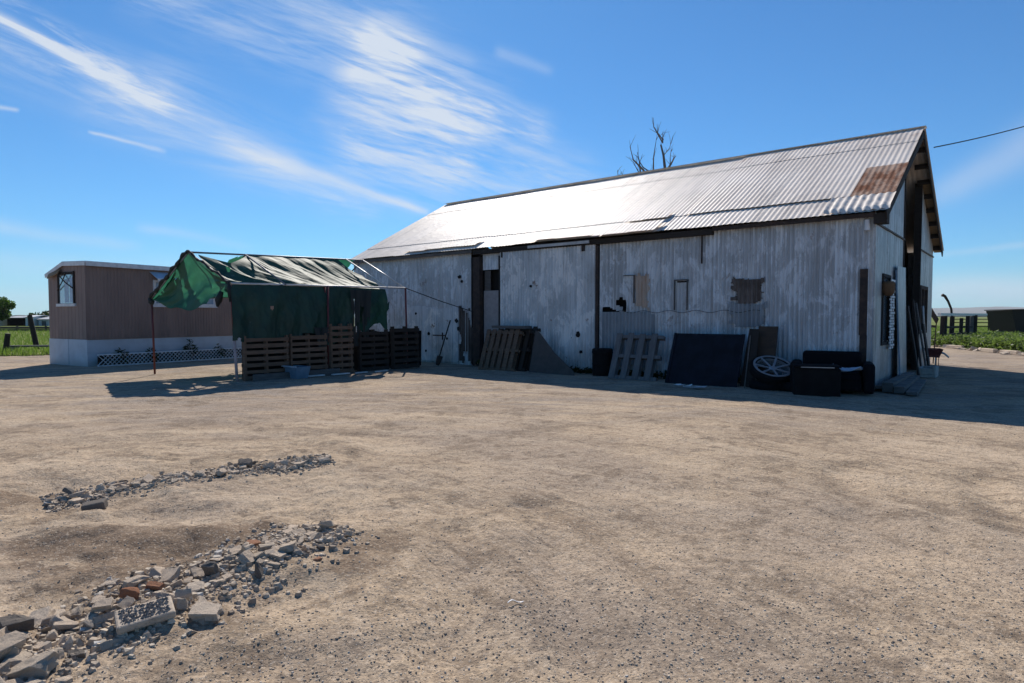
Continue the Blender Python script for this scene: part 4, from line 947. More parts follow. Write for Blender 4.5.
mb = M(); mb.box(-60, 48, -.03, .03, .02, .28).box(-60, 48, -.03, .03, .31, .52); mb.build('boards', MT['farwall'], t)
for k in range(36): mb = M(); mb.box(-60 + 3 * k - .07, -60 + 3 * k + .07, .03, .17, 0, .58); mb.build('post', MT['farwall'], t)
def tree(name, label, loc, H, R, trunk_h, n, mat, ls=.28, seed=1, group=None):
    rnd = random.Random(seed); t = thing(name, label, 'tree', loc, group=group); mb = M()
    mb.tube([(0, 0, 0), (.1, 0, trunk_h * .6), (0, 0, trunk_h), (0.1, 0, H * .7)], [.05 * H, .04 * H, .035 * H, .01 * H], 8)
    cl = []
    for k in range(16):
        a = rnd.uniform(0, 6.28); rr = R * rnd.uniform(.25, .8); z = rnd.uniform(trunk_h * 1.05, H * .92)
        rr *= math.sin(min(1, max(.15, (H - z) / (H - trunk_h))) * math.pi * .8 + .2) + .15
        cl.append((Vector((rr * math.cos(a), rr * math.sin(a), z)), R * rnd.uniform(.25, .42)))
        mb.tube([(0, 0, trunk_h * rnd.uniform(.7, 1.1)), tuple(cl[-1][0] * .6 + Vector((0, 0, z * .3))), tuple(cl[-1][0])], [.018 * H, .01 * H, .004 * H], 5)
    mb.build('trunk', MT['bark'], t); mb = M()
    for _ in range(n):
        cc, r = rnd.choice(cl); d = Vector((rnd.gauss(0, 1), rnd.gauss(0, 1), rnd.gauss(0, .8))).normalized(); p = cc + d * r * rnd.random() ** .4
        a = Vector((rnd.gauss(0, 1), rnd.gauss(0, 1), rnd.gauss(0, 1))).normalized() * ls * rnd.uniform(.5, 1.2); b = a.cross(Vector((rnd.gauss(0, 1), rnd.gauss(0, 1), rnd.gauss(0, 1)))).normalized() * ls * .5
        mb.add([p - a, p - b, p + a, p + b], [(0, 1, 2, 3)])
    mb.build('crown', mat, t)
tree('leafy_tree', 'round green tree standing by the far left buildings', (-82.6, 101, 0), 4.8, 2.5, 1.3, 5200, MT['leaf'], .22, 4)
for i, (x, y, h, r) in enumerate(((-104, 139, 2.2, 3.0), (-101.5, 141, 1.9, 2.6), (-118, 142, 2.0, 3.0), (-104, 149, 2.0, 3.2))):
    tree('distant_tree', ['leftmost low blue green tree on the left horizon', 'low blue green tree just left of the trailer wall', 'squat distant tree behind the far sheds', 'faint distant tree hidden partly by the trailer'][i], (x, y, 0), h, r, .6, 1300, MT['darkleaf'], .4, 10 + i, group='low trees on the left horizon')
def shed(label, x, y, w, d, h, rh, mat, rmat, open_=False, rz=0):
    t = thing('farm_shed', label, 'shed', (x, y, 0), rz); mb = M()
    if open_:
        mb.box(-w / 2, w / 2, d / 2 - .1, d / 2, 0, h).box(-w / 2, -w / 2 + .1, -d / 2, d / 2 - .11, 0, h).box(w / 2 - .1, w / 2, -d / 2, d / 2 - .11, 0, h); mb.build('wall', MT['black'], t)
    else: mb.box(-w / 2, w / 2, -d / 2, d / 2, 0, h); mb.build('wall', mat, t); mb = M(); mb.box(-w * .2, w * .2, -d / 2 - .03, -d / 2 - .004, 0, h * .75); mb.build('door', MT['greywood'], t)
    mb = M(); mb.add([(-w / 2 - .2, -d / 2 - .3, h), (w / 2 + .2, -d / 2 - .3, h), (w / 2 + .2, 0, h + rh), (-w / 2 - .2, 0, h + rh), (w / 2 + .2, d / 2 + .3, h), (-w / 2 - .2, d / 2 + .3, h)], [(0, 1, 2, 3), (3, 2, 4, 5)]); mb.build('roof', rmat, t, solid=.08)
shed('white farm shed at the far left under the tree', -85.2, 104, 2.6, 5, 1.1, .45, MT['whitepaint'], MT['whitepaint'])
shed('dark open fronted farm shed between two pale ones', -81.6, 106, 2.9, 5, 1.35, .3, MT['black'], MT['galv'], True)
shed('tall pale grey farm shed right of the dark open one', -79.0, 105, 1.3, 4, 1.5, .25, MT['whitepaint'], MT['whitepaint'])
shed('low grey farm shed farthest right of the left group', -77.0, 106, 1.8, 5, 1.1, .4, MT['galv'], MT['galv'])

# --------------------------------------------------------- right background
cf = thing('corral_fence', 'row of thick dark posts with a pale top rail right of the barn', 'fence', (23.2, 34, 0))
for (x, y, h, r, mt) in ((23.3, 34, 1.62, .21, 'darkwood'), (24.25, 35.3, 1.6, .17, 'darkwood'), (25.3, 36.2, 1.6, .16, 'darkwood'), (26.4, 37, 1.5, .13, 'darkwood'), (27.5, 38, 1.62, .15, 'darkwood'), (28.7, 39.3, 1.6, .13, 'greywood'), (29.1, 39.6, 1.68, .19, 'darkwood')):
    mb = M(); mb.tube([(x - 23.2, y - 34, 0), (x - 23.2 + .03, y - 34, h)], [r * .8, r * .74], 9); mb.build('post', MT[mt], cf)
mb = M(); mb.beam((-1.2, -1.6, 1.70), (9.2, 9.0, 1.72), .14, .13); mb.build('top_rail', MT['whitepaint'], cf)
mb = M(); mb.beam((0, .0, 1.0), (5.9, 5.6, .95), .05, .12); mb.beam((0, 0, .55), (4.3, 4, .6), .05, .12); mb.build('side_rail', MT['darkwood'], cf)
gt = thing('pipe_gate', 'distant dark pipe gate between the corral posts and the wagon', 'gate', (50, 66, 0))
mb = M(); 
for z in (.55, .95, 1.3): mb.tube([(-4, 0, z), (4.5, 0, z)], .05, 6)
mb.build('rails', MT['darkwood'], gt); mb = M()
for x in (-4, 0, 4.5): mb.tube([(x, 0, 0), (x, 0, 1.4)], .06, 6)
mb.build('uprights', MT['darkwood'], gt)
sp_ = thing('standpipe', 'dark bent standpipe rising above the corral posts', 'pipe', (29.4, 42, 0))
mb = M(); mb.tube([(0, 0, 0), (-.02, 0, 1.5), (-.1, 0, 2.1), (-.32, 0, 2.6), (-.55, 0, 2.95), (-.72, 0, 3.02)], [.07, .07, .07, .07, .09, .11], 8); mb.build('pipe', MT['darkrust'], sp_, smooth=True)
wg = thing('feed_wagon', 'old dark wooden wagon box with sloping end beyond the weeds', 'wagon', (44.1, 54.5, 0))
mb = M(); mb.add([(-.35, 0, .02), (7, 0, .02), (7, 3, .02), (-.35, 3, .02), (-.8, 0, 2.1), (7.5, 0, 2.3), (7.5, 3, 2.3), (-.8, 3, 2.1)], [(0, 1, 5, 4), (1, 2, 6, 5), (2, 3, 7, 6), (3, 0, 4, 7), (0, 3, 2, 1), (4, 5, 6, 7)]); mb.build('box', MT['darkwood'], wg)
mb = M(); mb.beam((-.9, 1.5, 2.16), (7.8, 1.5, 2.37), 3.2, .08); mb.build('roof', MT['darkwood'], wg)
for x in (1.35, 2.1, 4.5): mb = M(); mb.box(x, x + .22, -.12, -.02, .3, 2.28); mb.build('stake', MT['greywood'], wg)
for x in (1., 5.5): mb = M(); mb.tube([(x, -.15, .4), (x, .1, .4)], .4, 18); mb.build('wheel', MT['rubber'], wg)
mb = M(); mb.tube([(-9, 0, 0), (-9, 0, .1)], .1, 4)
# hills
def hills(name, pts, D, depth):
    mb = M()
    def fn(u, v):
        x = pts[0][0] + (pts[-1][0] - pts[0][0]) * u
        h = np.interp(x, [p[0] for p in pts], [p[1] for p in pts]); h = h * math.sin(math.pi * min(1, v * 1.0)) if v < 1 else 0
        return (x, D + depth * v, h * (1 + .25 * float(fbm((x / 500), (v * 3), 3))) - (1 if v in (0, 1) else 0))
    mb.grid(fn, 160, 12); o = mb.build(name, MT['hill'], smooth=True); o['kind'] = 'structure'
hills('hills', [(200, 0), (2200, 40), (4200, 62), (5200, 72), (6800, 130), (9000, 175), (13000, 200), (17000, 60)], 8500, 3500)
hl = M()
for side, x0, x1, D in ((1, 600, 2600, 1500), (-1, -3000, -900, 1500)):
    hl.grid(lambda u, v: (x0 + (x1 - x0) * u, D + 30 * v, (3.5 + 2.5 * float(fbm((u * 60), (D * .1), 4))) * math.sin(math.pi * v) ** .5), 400, 4)
tag(hl.build('distant_tree_line', MT['darkleaf'], smooth=True), 'thin dark line of far off trees along the horizon', 'tree line', kind='stuff')

# power line and pole
pl = thing('utility_pole', 'wooden utility pole carrying the cable to the barn gable', 'pole', (25.5, 25.6, 0))
mb = M(); mb.tube([(0, 0, 0), (0, 0, 11.6)], [.16, .11], 12); mb.build('mast', MT['darkwood'], pl); mb = M(); mb.box(-1, 1, -.05, .05, 10.9, 11.02); mb.build('crossarm', MT['darkwood'], pl)
mb = M(); p0 = Vector((11.25, 16.95, 6.1)); p1 = Vector((25.4, 25.5, 11.0))
mb.tube([p0.lerp(p1, t) - Vector((0, 0, 4 * .25 * t * (1 - t))) for t in np.linspace(0, 1, 30)], .017, 6)
tag(mb.build('power_cable', MT['cable']), 'black overhead cable running from the barn gable out to the right', 'cable')

# dead tree behind the barn
dt = thing('dead_tree', 'bare dead tree sticking up behind the barn ridge', 'tree', (7.2, 34, 0))
def wp(px, py, D=34.):
    X = 600 + px / 8.54; Y = 110 + py / 8.54
    Xn = (X - 512) / 628.8; Zn = -(Y - 341.5) / 628.8; dd = math.cos(.04) + Zn * math.sin(.04)
    return Vector((Xn / dd * D - 7.2, 0, 1.6 + (Zn * math.cos(.04) - math.sin(.04)) / dd * D))
tb = M(); R2 = random.Random(5)
def branch(pts, r0, r1, dep):
    P = [wp(*p) for p in pts]
    Q = []
    for i, p in enumerate(P): Q.append(p + Vector((0, dep * i / max(1, len(P) - 1), 0)))
    n = len(Q); r0 *= .7; r1 *= .6; tb.tube(Q, [r0 + (r1 - r0) * i / (n - 1) for i in range(n)], 6)
    for i in range(1, n):
        for _ in range(2):
            s = Q[i - 1].lerp(Q[i], R2.random()); d = (Q[i] - Q[i - 1]).normalized() + Vector((R2.gauss(0, .55), R2.gauss(0, .55), R2.uniform(-.1, .5)))
            l = R2.uniform(.25, .7); e = s + d.normalized() * l; tb.tube([s, s.lerp(e, .5) + Vector((R2.gauss(0, .04), 0, .05)), e], [.014, .010, .005], 4)
base = wp(500, 900); tb.tube([(0, 0, 0), (-.1, 0, 2.5), tuple(wp(490, 800)), tuple(wp(520, 640)), tuple(wp(555, 500))], [.3, .22, .17, .12, .085], 10)
branch([(555, 500), (550, 380), (535, 280)], .12, .08, .4)
branch([(535, 280), (490, 230), (440, 170), (425, 110)], .06, .02, -.8)
branch([(535, 280), (540, 240), (500, 175), (485, 125)], .06, .02, .5)
branch([(540, 250), (550, 215), (572, 175)], .045, .015, .8)
branch([(550, 380), (580, 340), (600, 260)], .03, .012, -.6)
branch([(520, 640), (590, 495), (640, 420), (682, 355)], .13, .03, .9)
branch([(600, 480), (605, 400), (620, 320)], .04, .015, .3)
branch([(490, 800), (400, 620), (345, 540), (250, 470), (210, 375)], .14, .02, -1.5)
branch([(345, 540), (345, 430), (335, 340)], .07, .02, .5)
branch([(330, 530), (310, 470), (300, 420)], .04, .015, .5)
branch([(520, 640), (455, 520), (400, 450), (370, 350)], .09, .02, 1.5)
branch([(455, 520), (440, 420), (445, 290)], .06, .018, -1)
branch([(490, 800), (260, 650), (200, 560), (205, 530)], .08, .02, .5)
branch([(260, 650), (150, 580), (135, 530)], .05, .02, -.5)
tb.build('branches', MT['bark'], dt)

# --------------------------------------------------------- rubble
def rock_mesh(name, seed, sx, sy, sz, npt=11, flat=False):
    r = random.Random(seed); bm = bmesh.new()
    for _ in range(npt):
        v = Vector((r.uniform(-1, 1), r.uniform(-1, 1), r.uniform(-1, 1)))
        k = max(abs(v.x), abs(v.y), abs(v.z)) if flat else v.length
        v = v / max(k, .3) * r.uniform(.82, 1)
        bm.verts.new((v.x * sx, v.y * sy, v.z * sz))
    bmesh.ops.convex_hull(bm, input=bm.verts)
    for v in [v for v in bm.verts if not v.link_faces]: bm.verts.remove(v)
    bmesh.ops.bevel(bm, geom=bm.edges[:], offset=.07 * min(sx, sy, sz), segments=1, affect='EDGES')
    bmesh.ops.triangulate(bm, faces=bm.faces[:]); bmesh.ops.subdivide_edges(bm, edges=bm.edges[:], cuts=1)
    from mathutils import noise as mn
    for v in bm.verts: v.co += v.co.normalized() * .16 * mn.noise(v.co * 2.6 + Vector((seed, 0, 0))) 
    me = bpy.data.meshes.new(name); bm.to_mesh(me); bm.free(); return me
def block_mesh(name, seed, sx, sy, sz):
    r = random.Random(seed); bm = bmesh.new(); bmesh.ops.create_cube(bm, size=2)
    for v in bm.verts: v.co = Vector((v.co.x * sx * r.uniform(.7, 1), v.co.y * sy * r.uniform(.7, 1), v.co.z * sz * r.uniform(.75, 1)))
    for _ in range(2):
        n = Vector((r.gauss(0, 1), r.gauss(0, 1), r.gauss(0, .6))).normalized()
        d = max(v.co.dot(n) for v in bm.verts) * r.uniform(.62, .85)
        g = bmesh.ops.bisect_plane(bm, geom=bm.verts[:] + bm.edges[:] + bm.faces[:], plane_co=n * d, plane_no=n, clear_outer=True)
        bmesh.ops.contextual_create(bm, geom=[e for e in g['geom_cut'] if isinstance(e, bmesh.types.BMEdge)])
    bmesh.ops.bevel(bm, geom=bm.edges[:], offset=.06 * min(sx, sy, sz), segments=1, affect='EDGES')
    bmesh.ops.triangulate(bm, faces=bm.faces[:]); bmesh.ops.subdivide_edges(bm, edges=bm.edges[:], cuts=2, use_grid_fill=True)
    from mathutils import noise as mn
    for v in bm.verts: v.co += v.co.normalized() * (.15 * mn.noise(v.co * 2.3 + Vector((seed, 0, 0))) + .07 * mn.noise(v.co * 6))
    bmesh.ops.recalc_face_normals(bm, faces=bm.faces)
    me = bpy.data.meshes.new(name); bm.to_mesh(me); bm.free(); return me
PROT = [block_mesh('concrete_chunk', 60 + i, 1, random.uniform(.5, .9), random.uniform(.28, .6)) if i % 2 else rock_mesh('concrete_chunk', 20 + i, 1, random.uniform(.55, .95), random.uniform(.3, .7), random.choice((9, 12, 16)), i % 3 > 0) for i in range(22)]
RM = {}
def protmat(i, mat):
    k = (i, mat)
    if k not in RM: me = PROT[i].copy(); me.materials.append(MT[mat]); RM[k] = me
    return RM[k]
def lay(name, label, cat, group, x, y, s, mat, z=0, i=None, rot=None, flat=.7):
    i = random.randrange(len(PROT)) if i is None else i
    o = bpy.data.objects.new(name, protmat(i, mat)); COL.objects.link(o)
    o.scale = (s, s * random.uniform(.8, 1.1), s * random.uniform(.6, 1.)); o.location = (x, y, gh(x, y) + s * .10 + z)
    o.rotation_euler = rot or (random.gauss(0, .3), random.gauss(0, .3), random.uniform(0, 6.28)); return tag(o, label, cat, group)
lt = thing('litter_strip', 'small curled white plastic strip lying on the dirt in the foreground', 'litter', (.02, 3.42, gh(.02, 3.42) + .012), .3)
mb = M(); mb.grid(lambda u, v: (-.045 + .09 * u, .006 * v + .012 * math.sin(u * 3.5), .004 + .008 * math.sin(u * 6)), 10, 1); mb.build('strip', MT['white'], lt, solid=.0015)
# individual pieces worth naming
def named(label, cat, name, x, y, s, mat, i, rot, z=0): lay(name, label, cat, None, x, y, s, mat, z, i, rot)
SPEC = []
def clear(x, y, s): return all((x - a) ** 2 + (y - b) ** 2 > (r + s) ** 2 for a, b, r in SPEC)
slab = thing('concrete_slab', 'flat tilted concrete slab with dark gravelly top in the near rubble', 'slab', (-1.86, 3.13, gh(-1.86, 3.13) + .035), rot=(.14, -.06, .62))
slab.scale = (.86, .86, .9)
mb = M(); mb.box(-.15, .15, -.10, .10, -.025, .02); mb.build('slab_body', MT['rocktan'], slab, bevel=.012)
_g = Mat('slab_pebbles', .95, 0, .2); _r = _g.island(); _g.color(_g.mix(_r.ramp(0, 1), (.13, .12, .11), (.34, .30, .26))); GM0 = _g.m
bm_ = M(); rr = random.Random(9)
for _ in range(420):
    x, y = rr.uniform(-.125, .125), rr.uniform(-.078, .078); s = rr.uniform(.004, .010)
    bm_.add([(x - s, y, .02), (x, y - s, .02), (x + s, y, .02), (x, y + s, .02), (x, y, .02 + s * 1.1)], [(0, 1, 4), (1, 2, 4), (2, 3, 4), (3, 0, 4)])
tag(bm_.build('gravel_top', GM0, slab), 'dark pebbles set in the slab top')
SPEC.append((-1.86, 3.13, .13))
named('orange brick fragment lying in the middle of the near rubble', 'brick', 'brick_piece', -2.08, 3.36, .055, 'brick', 4, (.1, .2, .4), .03); SPEC.append((-2.08, 3.36, .05))
named('dark reddish brick block behind the far end of the near rubble', 'brick', 'brick_piece', -1.86, 4.17, .062, 'brick', 8, (.1, 0, .2)); SPEC.append((-1.86, 4.17, .06))
for k_, (bx, by, bs_, lb) in enumerate(((-2.02, 3.5, .05, 'pale orange brick half just beyond the gravelly slab'), (-1.72, 4.12, .045, 'small red brick lump near the far end of the near rubble'))):
    named(lb, 'brick', 'brick_piece', bx, by, bs_, 'brick', 3 + 2 * k_, (.2, .1, k_), .03); SPEC.append((bx, by, .04))
named('small orange brick crumb apart on the dirt right of the rubble', 'brick', 'brick_piece', -1.24, 3.95, .03, 'brick', 2, (0, 0, 1)); SPEC.append((-1.24, 3.95, .03))
named('pointed black stone standing at the far end of the near rubble', 'stone', 'dark_stone', -1.52, 3.72, .075, 'rockdark', 6, (.2, 1.2, .5), .02); SPEC.append((-1.52, 3.72, .07))
named('pointed dark stone left of the black one in the near rubble', 'stone', 'dark_stone', -1.80, 3.72, .07, 'rockdark', 9, (.1, 1.1, 1.5), .02); SPEC.append((-1.80, 3.72, .07))
named('loose dark stone farthest up beyond the near rubble', 'stone', 'dark_stone', -1.41, 4.72, .055, 'rockdark', 3, (0, .2, .3)); SPEC.append((-1.41, 4.72, .05))
named('loose round dark stone on the dirt right of the near rubble', 'stone', 'dark_stone', -1.28, 4.16, .045, 'rockdark', 12, (0, .2, 1.3)); SPEC.append((-1.28, 4.16, .05))
blk = thing('dark_block', 'dark rectangular block lying just in front of the back rubble row', 'block', (-3.5, 5.22, gh(-3.5, 5.22) + .02), rot=(.1, -.15, .3))
mb = M(); mb.box(-.085, .085, -.055, .055, -.02, .055); mb.build('block_body', MT['rockdark'], blk, bevel=.012)
named('flat tan concrete piece at the right edge of the near rubble', 'concrete', 'concrete_piece', -1.60, 3.22, .085, 'rocktan', 5, (.1, .1, .2), .03); SPEC.append((-1.6, 3.22, .08))
def seg_sample(P, hw):
    L = [math.dist(P[i], P[i + 1]) for i in range(len(P) - 1)]; t = random.random() * sum(L)
    for i, l in enumerate(L):
        if t <= l: break
        t -= l
    f = t / L[i]; dx, dy = (P[i + 1][0] - P[i][0]) / L[i], (P[i + 1][1] - P[i][1]) / L[i]
    s = (i + f) / len(L); w = random.gauss(0, .46); w = (w if abs(w) < 1.25 else w * .4) * hw(s)
    return P[i][0] + dx * t - dy * w, P[i][1] + dy * t + dx * w, s
FL = {'rock': 'grey broken concrete chunk in the near rubble heap', 'rockdark': 'dark asphalt lump in the near rubble heap', 'rocktan': 'tan concrete chunk in the near rubble heap'}
BL = {'rock': 'grey broken concrete chunk in the back rubble row', 'rockdark': 'dark asphalt lump in the back rubble row', 'rocktan': 'tan concrete chunk in the back rubble row'}
def heap(P, n, hw, smin, smax, labs, group, mats):
    done = []; tries = 0
    while len(done) < n and tries < 20000:
        tries += 1
        x, y, s = seg_sample(P, hw); k = random.random() ** 1.4; sz = (smin + (smax - smin) * k) * (1.35 - .75 * s if smax > .09 else 1)
        if not clear(x, y, sz * .7): continue
        near_ = [d for d in done if math.hypot(d[0] - x, d[1] - y) < (d[2] + sz) * .62]
        if near_ and random.random() < .93: continue
        z = max([d[3] + d[2] * .45 for d in near_], default=0); z = min(z, .09)
        m_ = random.choices(list(mats), list(mats.values()))[0]
        lay('concrete_chunk', labs[m_], 'rubble', group + ' ' + {'rock': 'grey', 'rockdark': 'dark', 'rocktan': 'tan'}[m_], x, y, sz, m_, z); done.append((x, y, sz, z))
heap(FRONT, 205, lambda s: .50 - .30 * s, .034, .092, FL, 'near rubble heap', {'rock': .58, 'rockdark': .10, 'rocktan': .32})
heap(BACK, 88, lambda s: .26 - .10 * s, .03, .085, BL, 'back rubble row', {'rock': .6, 'rockdark': .18, 'rocktan': .22})
# uncountable gravel in and around
def gravel(name, label, n, sampler, smin, smax, mat):
    V = []; F = []
    base = [np.array([(p.co.x, p.co.y, p.co.z) for p in q.vertices]) for q in [rock_mesh('g', 90 + i, 1, .8, .6, 8) for i in range(1)]] if False else None
    r = random.Random(n)
    for _ in range(n):
        x, y = sampler(r); s = smin + (smax - smin) * r.random() ** 2.5
        a = r.uniform(0, 6.28); o = len(V); z = gh_fast(x, y)
        k = 5
        for i in range(k): t = a + 6.283 * i / k; q = s * r.uniform(.75, 1.2); V.append((x + q * math.cos(t), y + q * .8 * math.sin(t), z - s * .2))
        for i in range(k): t = a + .4 + 6.283 * i / k; q = s * r.uniform(.4, .8); V.append((x + q * math.cos(t), y + q * .8 * math.sin(t), z + s * r.uniform(.4, .8)))
        for i in range(k): j = (i + 1) % k; F.append((o + i, o + j, o + k + j)); F.append((o + i, o + k + j, o + k + i))
        F.append(tuple(o + k + i for i in range(k)))
    mb = M(); mb.v = V; mb.f = F; return tag(mb.build(name, mat), label, 'gravel', kind='stuff')
gx = np.linspace(-8, 10, 720); gy = np.linspace(1.5, 16, 580); GX, GY = np.meshgrid(gx, gy); GZ = ground_h(GX, GY)
def gh_fast(x, y):
    i = min(max(int((x + 8) / 18 * 719 + .5), 0), 719); j = min(max(int((y - 1.5) / 14.5 * 579 + .5), 0), 579); return float(GZ[j, i])
def gm(name):
    m = Mat(name, .95, 0, .2); m.b.inputs['IOR'].default_value = 1.12; r = m.island(); c = m.mix(r.ramp(0, 1), (.27, .225, .18), (.58, .49, .38)); c = m.mix(r.ramp(.9, 1.), c, (.55, .52, .47)); m.color(c); return m.m
GM = gm('mixed_gravel')
def samp_front(r):
    random.seed(r.random()); x, y, s = seg_sample(FRONT, lambda s: .62 - .2 * s); return x, y
def samp_back(r):
    random.seed(r.random()); x, y, s = seg_sample(BACK, lambda s: .38 - .1 * s); return x, y
gravel('gravel', 'small crushed stone among the near rubble', 3800, samp_front, .005, .024, GM)
gravel('gravel', 'small crushed stone among the back rubble row', 2600, samp_back, .006, .024, GM)
def samp_yard(r):
    while True:
        y = 2.3 * math.exp(r.random() * 1.75); x = r.uniform(-1, 1) * y * .95
        d = float(fbm((x * .8 + 5), (y * .8), 3))
        pt = math.exp(-((x - .3) / .8) ** 2 - ((y - 3.2) / .45) ** 2) + math.exp(-((x - 1.3) / .8) ** 2 - ((y - 3.05) / .5) ** 2) + math.exp(-((x + .9) / .5) ** 2 - ((y - 2.8) / .4) ** 2) + .5 * math.exp(-((x - 3.1) / 1) ** 2 - ((y - 3.4) / .8) ** 2)
        if r.random() < .18 + .35 * max(0, d) + pt: return x, y
gravel('gravel', 'loose pebbles scattered over the dirt yard', 15000, samp_yard, .0022, .0095, GM)
gravel('rubble_bits', 'fist sized rubble bits filling the near heap', 1300, lambda r: samp_front(r), .010, .040, GM)
gravel('rubble_bits', 'fist sized rubble bits filling the back row', 800, lambda r: samp_back(r), .010, .036, GM)
random.seed(21)
# edging rubble on the right
edge = [(22.3, 33.5), (22.0, 30.8), (21.35, 27.4), (20.75, 25.2), (20.5, 22)]
for k in range(64):
    x, y, s = seg_sample(edge, lambda s: .35); sz = random.uniform(.08, .24)
    lay('edging_chunk', 'weathered concrete chunk in the edging before the right weeds', 'rubble', 'edging chunks before the right weeds', x, y, sz, random.choice(('rock', 'rocktan')), 0)
for k, (x, y) in enumerate(((21.2, 27.9), (20.95, 26.4), (21.9, 31))):
    t = thing('concrete_curb', ['middle pale concrete curb piece in the right edging', 'nearest pale concrete curb piece in the right edging', 'farthest pale concrete curb piece in the right edging'][k], 'curb', (x, y, 0), 1.4 + .1 * k, group=None); mb = M(); mb.box(-.5, .5, -.10, .10, 0, .17); mb.build('block_body', MT['rock'], t, bevel=.02)

# ------------------------------------------------------------------ air
mb = M(); mb.box(-19000, 19000, -7000, 12800, -3, 420); hz_m = bpy.data.materials.new('pale_air'); hz_m.use_nodes = True; hn = hz_m.node_tree
hn.nodes.remove(hn.nodes['Principled BSDF']); pv_ = hn.nodes.new('ShaderNodeVolumePrincipled'); pv_.inputs['Color'].default_value = (.78, .87, 1, 1); pv_.inputs['Density'].default_value = 5.5e-5; pv_.inputs['Anisotropy'].default_value = .2
hn.links.new(pv_.outputs[0], hn.nodes['Material Output'].inputs['Volume'])
tag(mb.build('haze', hz_m), 'pale haze lying over the far fields and hills', 'haze', kind='stuff')
# ------------------------------------------------------------------ world
EL, AZ = rad(40), rad(-8)      # AZ measured clockwise from +Y
world = bpy.data.worlds.new('World'); SC.world = world; world.use_nodes = True
nt = world.node_tree; bg = nt.nodes['Background']
sky = nt.nodes.new('ShaderNodeTexSky'); sky.sky_type = 'NISHITA'; sky.sun_disc = False
sky.sun_elevation = EL; sky.sun_rotation = AZ; sky.air_density = 1.0; sky.dust_density = .1; sky.ozone_density = 2.5; sky.altitude = 50
SKY = .074
bg.inputs[1].default_value = SKY
W = Mat.__new__(Mat); W.nt = nt; W.geo = None; W.tc = nt.nodes.new('ShaderNodeTexCoord')
sx = nt.nodes.new('ShaderNodeSeparateXYZ'); nt.links.new(W.tc.outputs['Generated'], sx.inputs[0])
dx, dy, dz = [S(nt, sx.outputs[i]) for i in range(3)]
dyc = dy.max(.05); U = dx / dyc; V = dz / dyc
front = dy.ramp(.15, .35)
def cmb(a, b):
    n = nt.nodes.new('ShaderNodeCombineXYZ'); nt.links.new(a.o, n.inputs[0]); nt.links.new(b.o, n.inputs[1]); return n
def nz(a, b, scale, detail=5, rough=.6, dist=0):
    n = nt.nodes.new('ShaderNodeTexNoise'); n.inputs['Scale'].default_value = scale; n.inputs['Detail'].default_value = detail; n.inputs['Roughness'].default_value = rough; n.inputs['Distortion'].default_value = dist
    nt.links.new(cmb(a, b).outputs[0], n.inputs['Vector']); return S(nt, n.outputs['Fac'])
def uv(px, py):  # a sky direction given by its bearing and height
    X = (px - 512) / 628.8; Z = -(py - 341.5) / 628.8; d = math.cos(.04) + Z * math.sin(.04)
    return X / d, (Z * math.cos(.04) - math.sin(.04)) / d
wu = U + (nz(U, V, 7, 3) - .5) * .02; wv = V + (nz(V, U, 6, 3) - .5) * .02
def seg(p, q, w0, w1, i0=1., i1=1., fade=.12):
    (ax, ay), (bx, by) = uv(*p), uv(*q); L2 = (bx - ax) ** 2 + (by - ay) ** 2
    t = ((wu - ax) * (bx - ax) + (wv - ay) * (by - ay)) / L2; tc = t.clamp()
    ex = wu - (tc * (bx - ax) + ax); ey = wv - (tc * (by - ay) + ay); d2 = ex * ex + ey * ey
    w = tc * ((w1 - w0) / 628.8) + w0 / 628.8
    return (d2 / (w * w) * -1.).exp() * (tc * (i1 - i0) + i0) * t.ramp(-fade, fade) * (1. - t.ramp(1 - fade, 1 + fade))
# fibres: rotate coordinates so that streaks run from upper left to lower right
def rotuv(a): 
    ca, sa = math.cos(a), math.sin(a); return U * ca + V * sa, V * ca - U * sa
r1u, r1v = rotuv(rad(-22)); fib = nz(r1u * 2.2, r1v * 20., 1.9, 8, .66, .5)
r2u, r2v = rotuv(rad(-12)); fib2 = nz(r2u * 3.6, r2v * 30., 1.6, 7, .66, .5)
puff = nz(U, V, 5.5, 6, .6, .3)
fb = fib.ramp(.38, .62); fb2 = fib2.ramp(.38, .64)
m1 = seg((-60, -15), (166, 110), 4.5, 6.5, 1, .7, .13) * (.7 + fb * .4) + seg((-60, -17), (172, 110), 12, 15, .4, .4, .12) * fb + seg((-60, -22), (120, 70), 12, 12, .35, .3, .1) * fb
m1 = m1 + seg((100, 72), (300, 176), 17, 15, .42, .30, .15) * (.45 + fb * .7) + seg((220, 140), (425, 212), 12, 3.5, .32, .8, .1) * (.7 + fb * .3)
m1 = m1 + seg((90, 95), (370, 215), 30, 12, .30, .34) * (.25 + fb2 * .9) + seg((-60, 28), (180, 110), 30, 34, .42, .22) * (.25 + fb * .8)
m1 = m1 + seg((150, 70), (330, 165), 26, 18, .16, .08) * fb + seg((88, 132), (163, 151), 1.6, 2.6, .6, .4, .1)
core = seg((240, -40), (412, 66), 22, 26, .8, .95, .1) + seg((335, 45), (548, 134), 30, 13, .62, .95, .06) + seg((360, 30), (470, 72), 18, 12, .5, .35, .08)
body = seg((350, 60), (480, 150), 60, 42, .8, .7) + seg((340, 140), (570, 200), 44, 34, .65, .4) + seg((420, 90), (600, 190), 26, 22, .3, .2) + seg((130, -10), (330, 60), 20, 26, .4, .45)
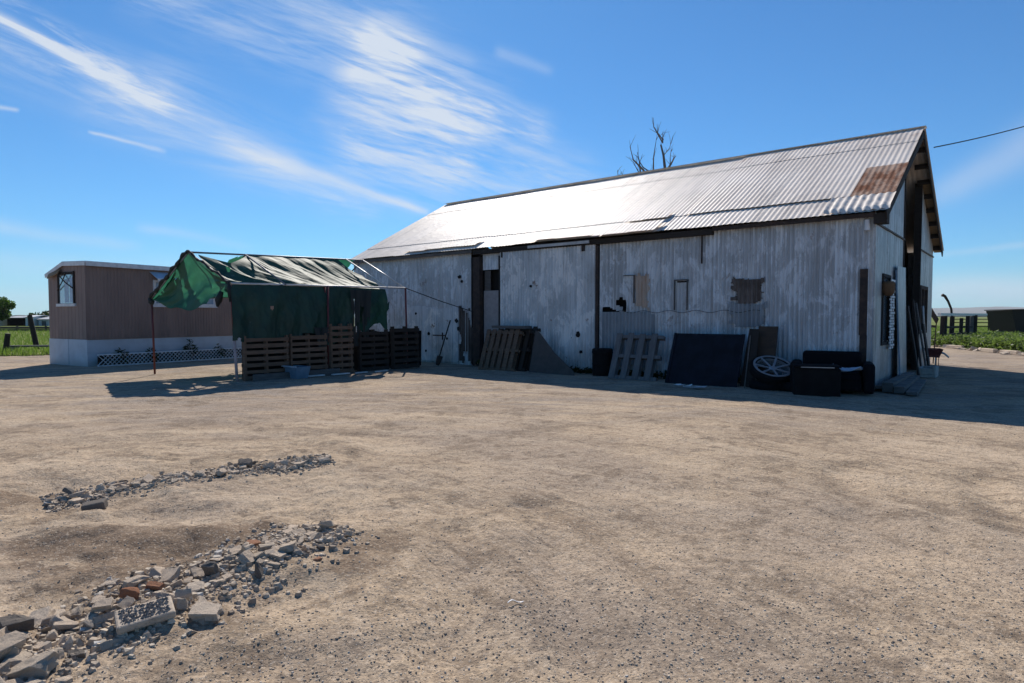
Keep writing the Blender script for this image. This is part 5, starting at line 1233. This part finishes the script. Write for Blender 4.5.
m2 = core * (.12 + (fib * .75 + fib2 * .25).ramp(.40, .64) * .56) + body * (.04 + (fb * .5 + fb2 * .5))
m3 = seg((495, 52), (552, 72), 6, 5, .4, .3) * (fib * 1.4) + seg((1200, 60), (925, 200), 36, 11, .6, .45) * (.5 + puff * .8) * .75 + seg((1100, 236), (930, 256), 4, 3, .3, .15)
hz = seg((1100, 288), (930, 288), 13, 12, .55, .5) * (.5 + puff) + seg((-40, 222), (140, 246), 9, 5, .35, .2) * (.4 + fib2) + seg((140, 228), (250, 246), 5, 4, .28, .1) + seg((-60, 262), (300, 275), 14, 10, .3, .1) * (.3 + fib2)
hz = hz + seg((0, 190), (22, 203), 2, 2, .3, .1) * 0 + seg((-20, 107), (18, 112), 2.5, 2, .5, .5, .1)
mask = ((m1 + m2 + m3 + hz) * front).clamp()
# thin general cirrus elsewhere so the rest of the sky is not empty
tint = W.mix(1., S(nt, sky.outputs[0]), (.36, .83, 1.2), 'MULTIPLY')
cl = W.mix(mask * .9, tint, (7.8, 8.5, 9.4))
nt.links.new(cl.o, bg.inputs[0])
world.cycles.sampling_method = 'MANUAL'; world.cycles.sample_map_resolution = 256

sun = bpy.data.lights.new('sun', 'SUN'); sun.energy = 5.0; sun.angle = rad(.53); sun.color = (1, .925, .84)
so = bpy.data.objects.new('sun', sun); COL.objects.link(so)
d = Vector((math.sin(AZ) * math.cos(EL), math.cos(AZ) * math.cos(EL), math.sin(EL)))
so.rotation_euler = d.to_track_quat('Z', 'Y').to_euler(); so.location = (0, 0, 30)

cam = bpy.data.cameras.new('camera'); cam.lens = 628.8 / 1024 * 36; cam.sensor_width = 36; cam.clip_end = 40000; cam.clip_start = .05
co = bpy.data.objects.new('camera', cam); COL.objects.link(co); co.location = (0, 0, 1.6); co.rotation_euler = (rad(90) - .04, 0, 0)
SC.camera = co
SC.render.engine = 'CYCLES'
vs = SC.view_settings; vs.view_transform = 'Standard'; vs.look = 'None'; vs.gamma = 1; vs.exposure = .3; vs.use_curve_mapping = False
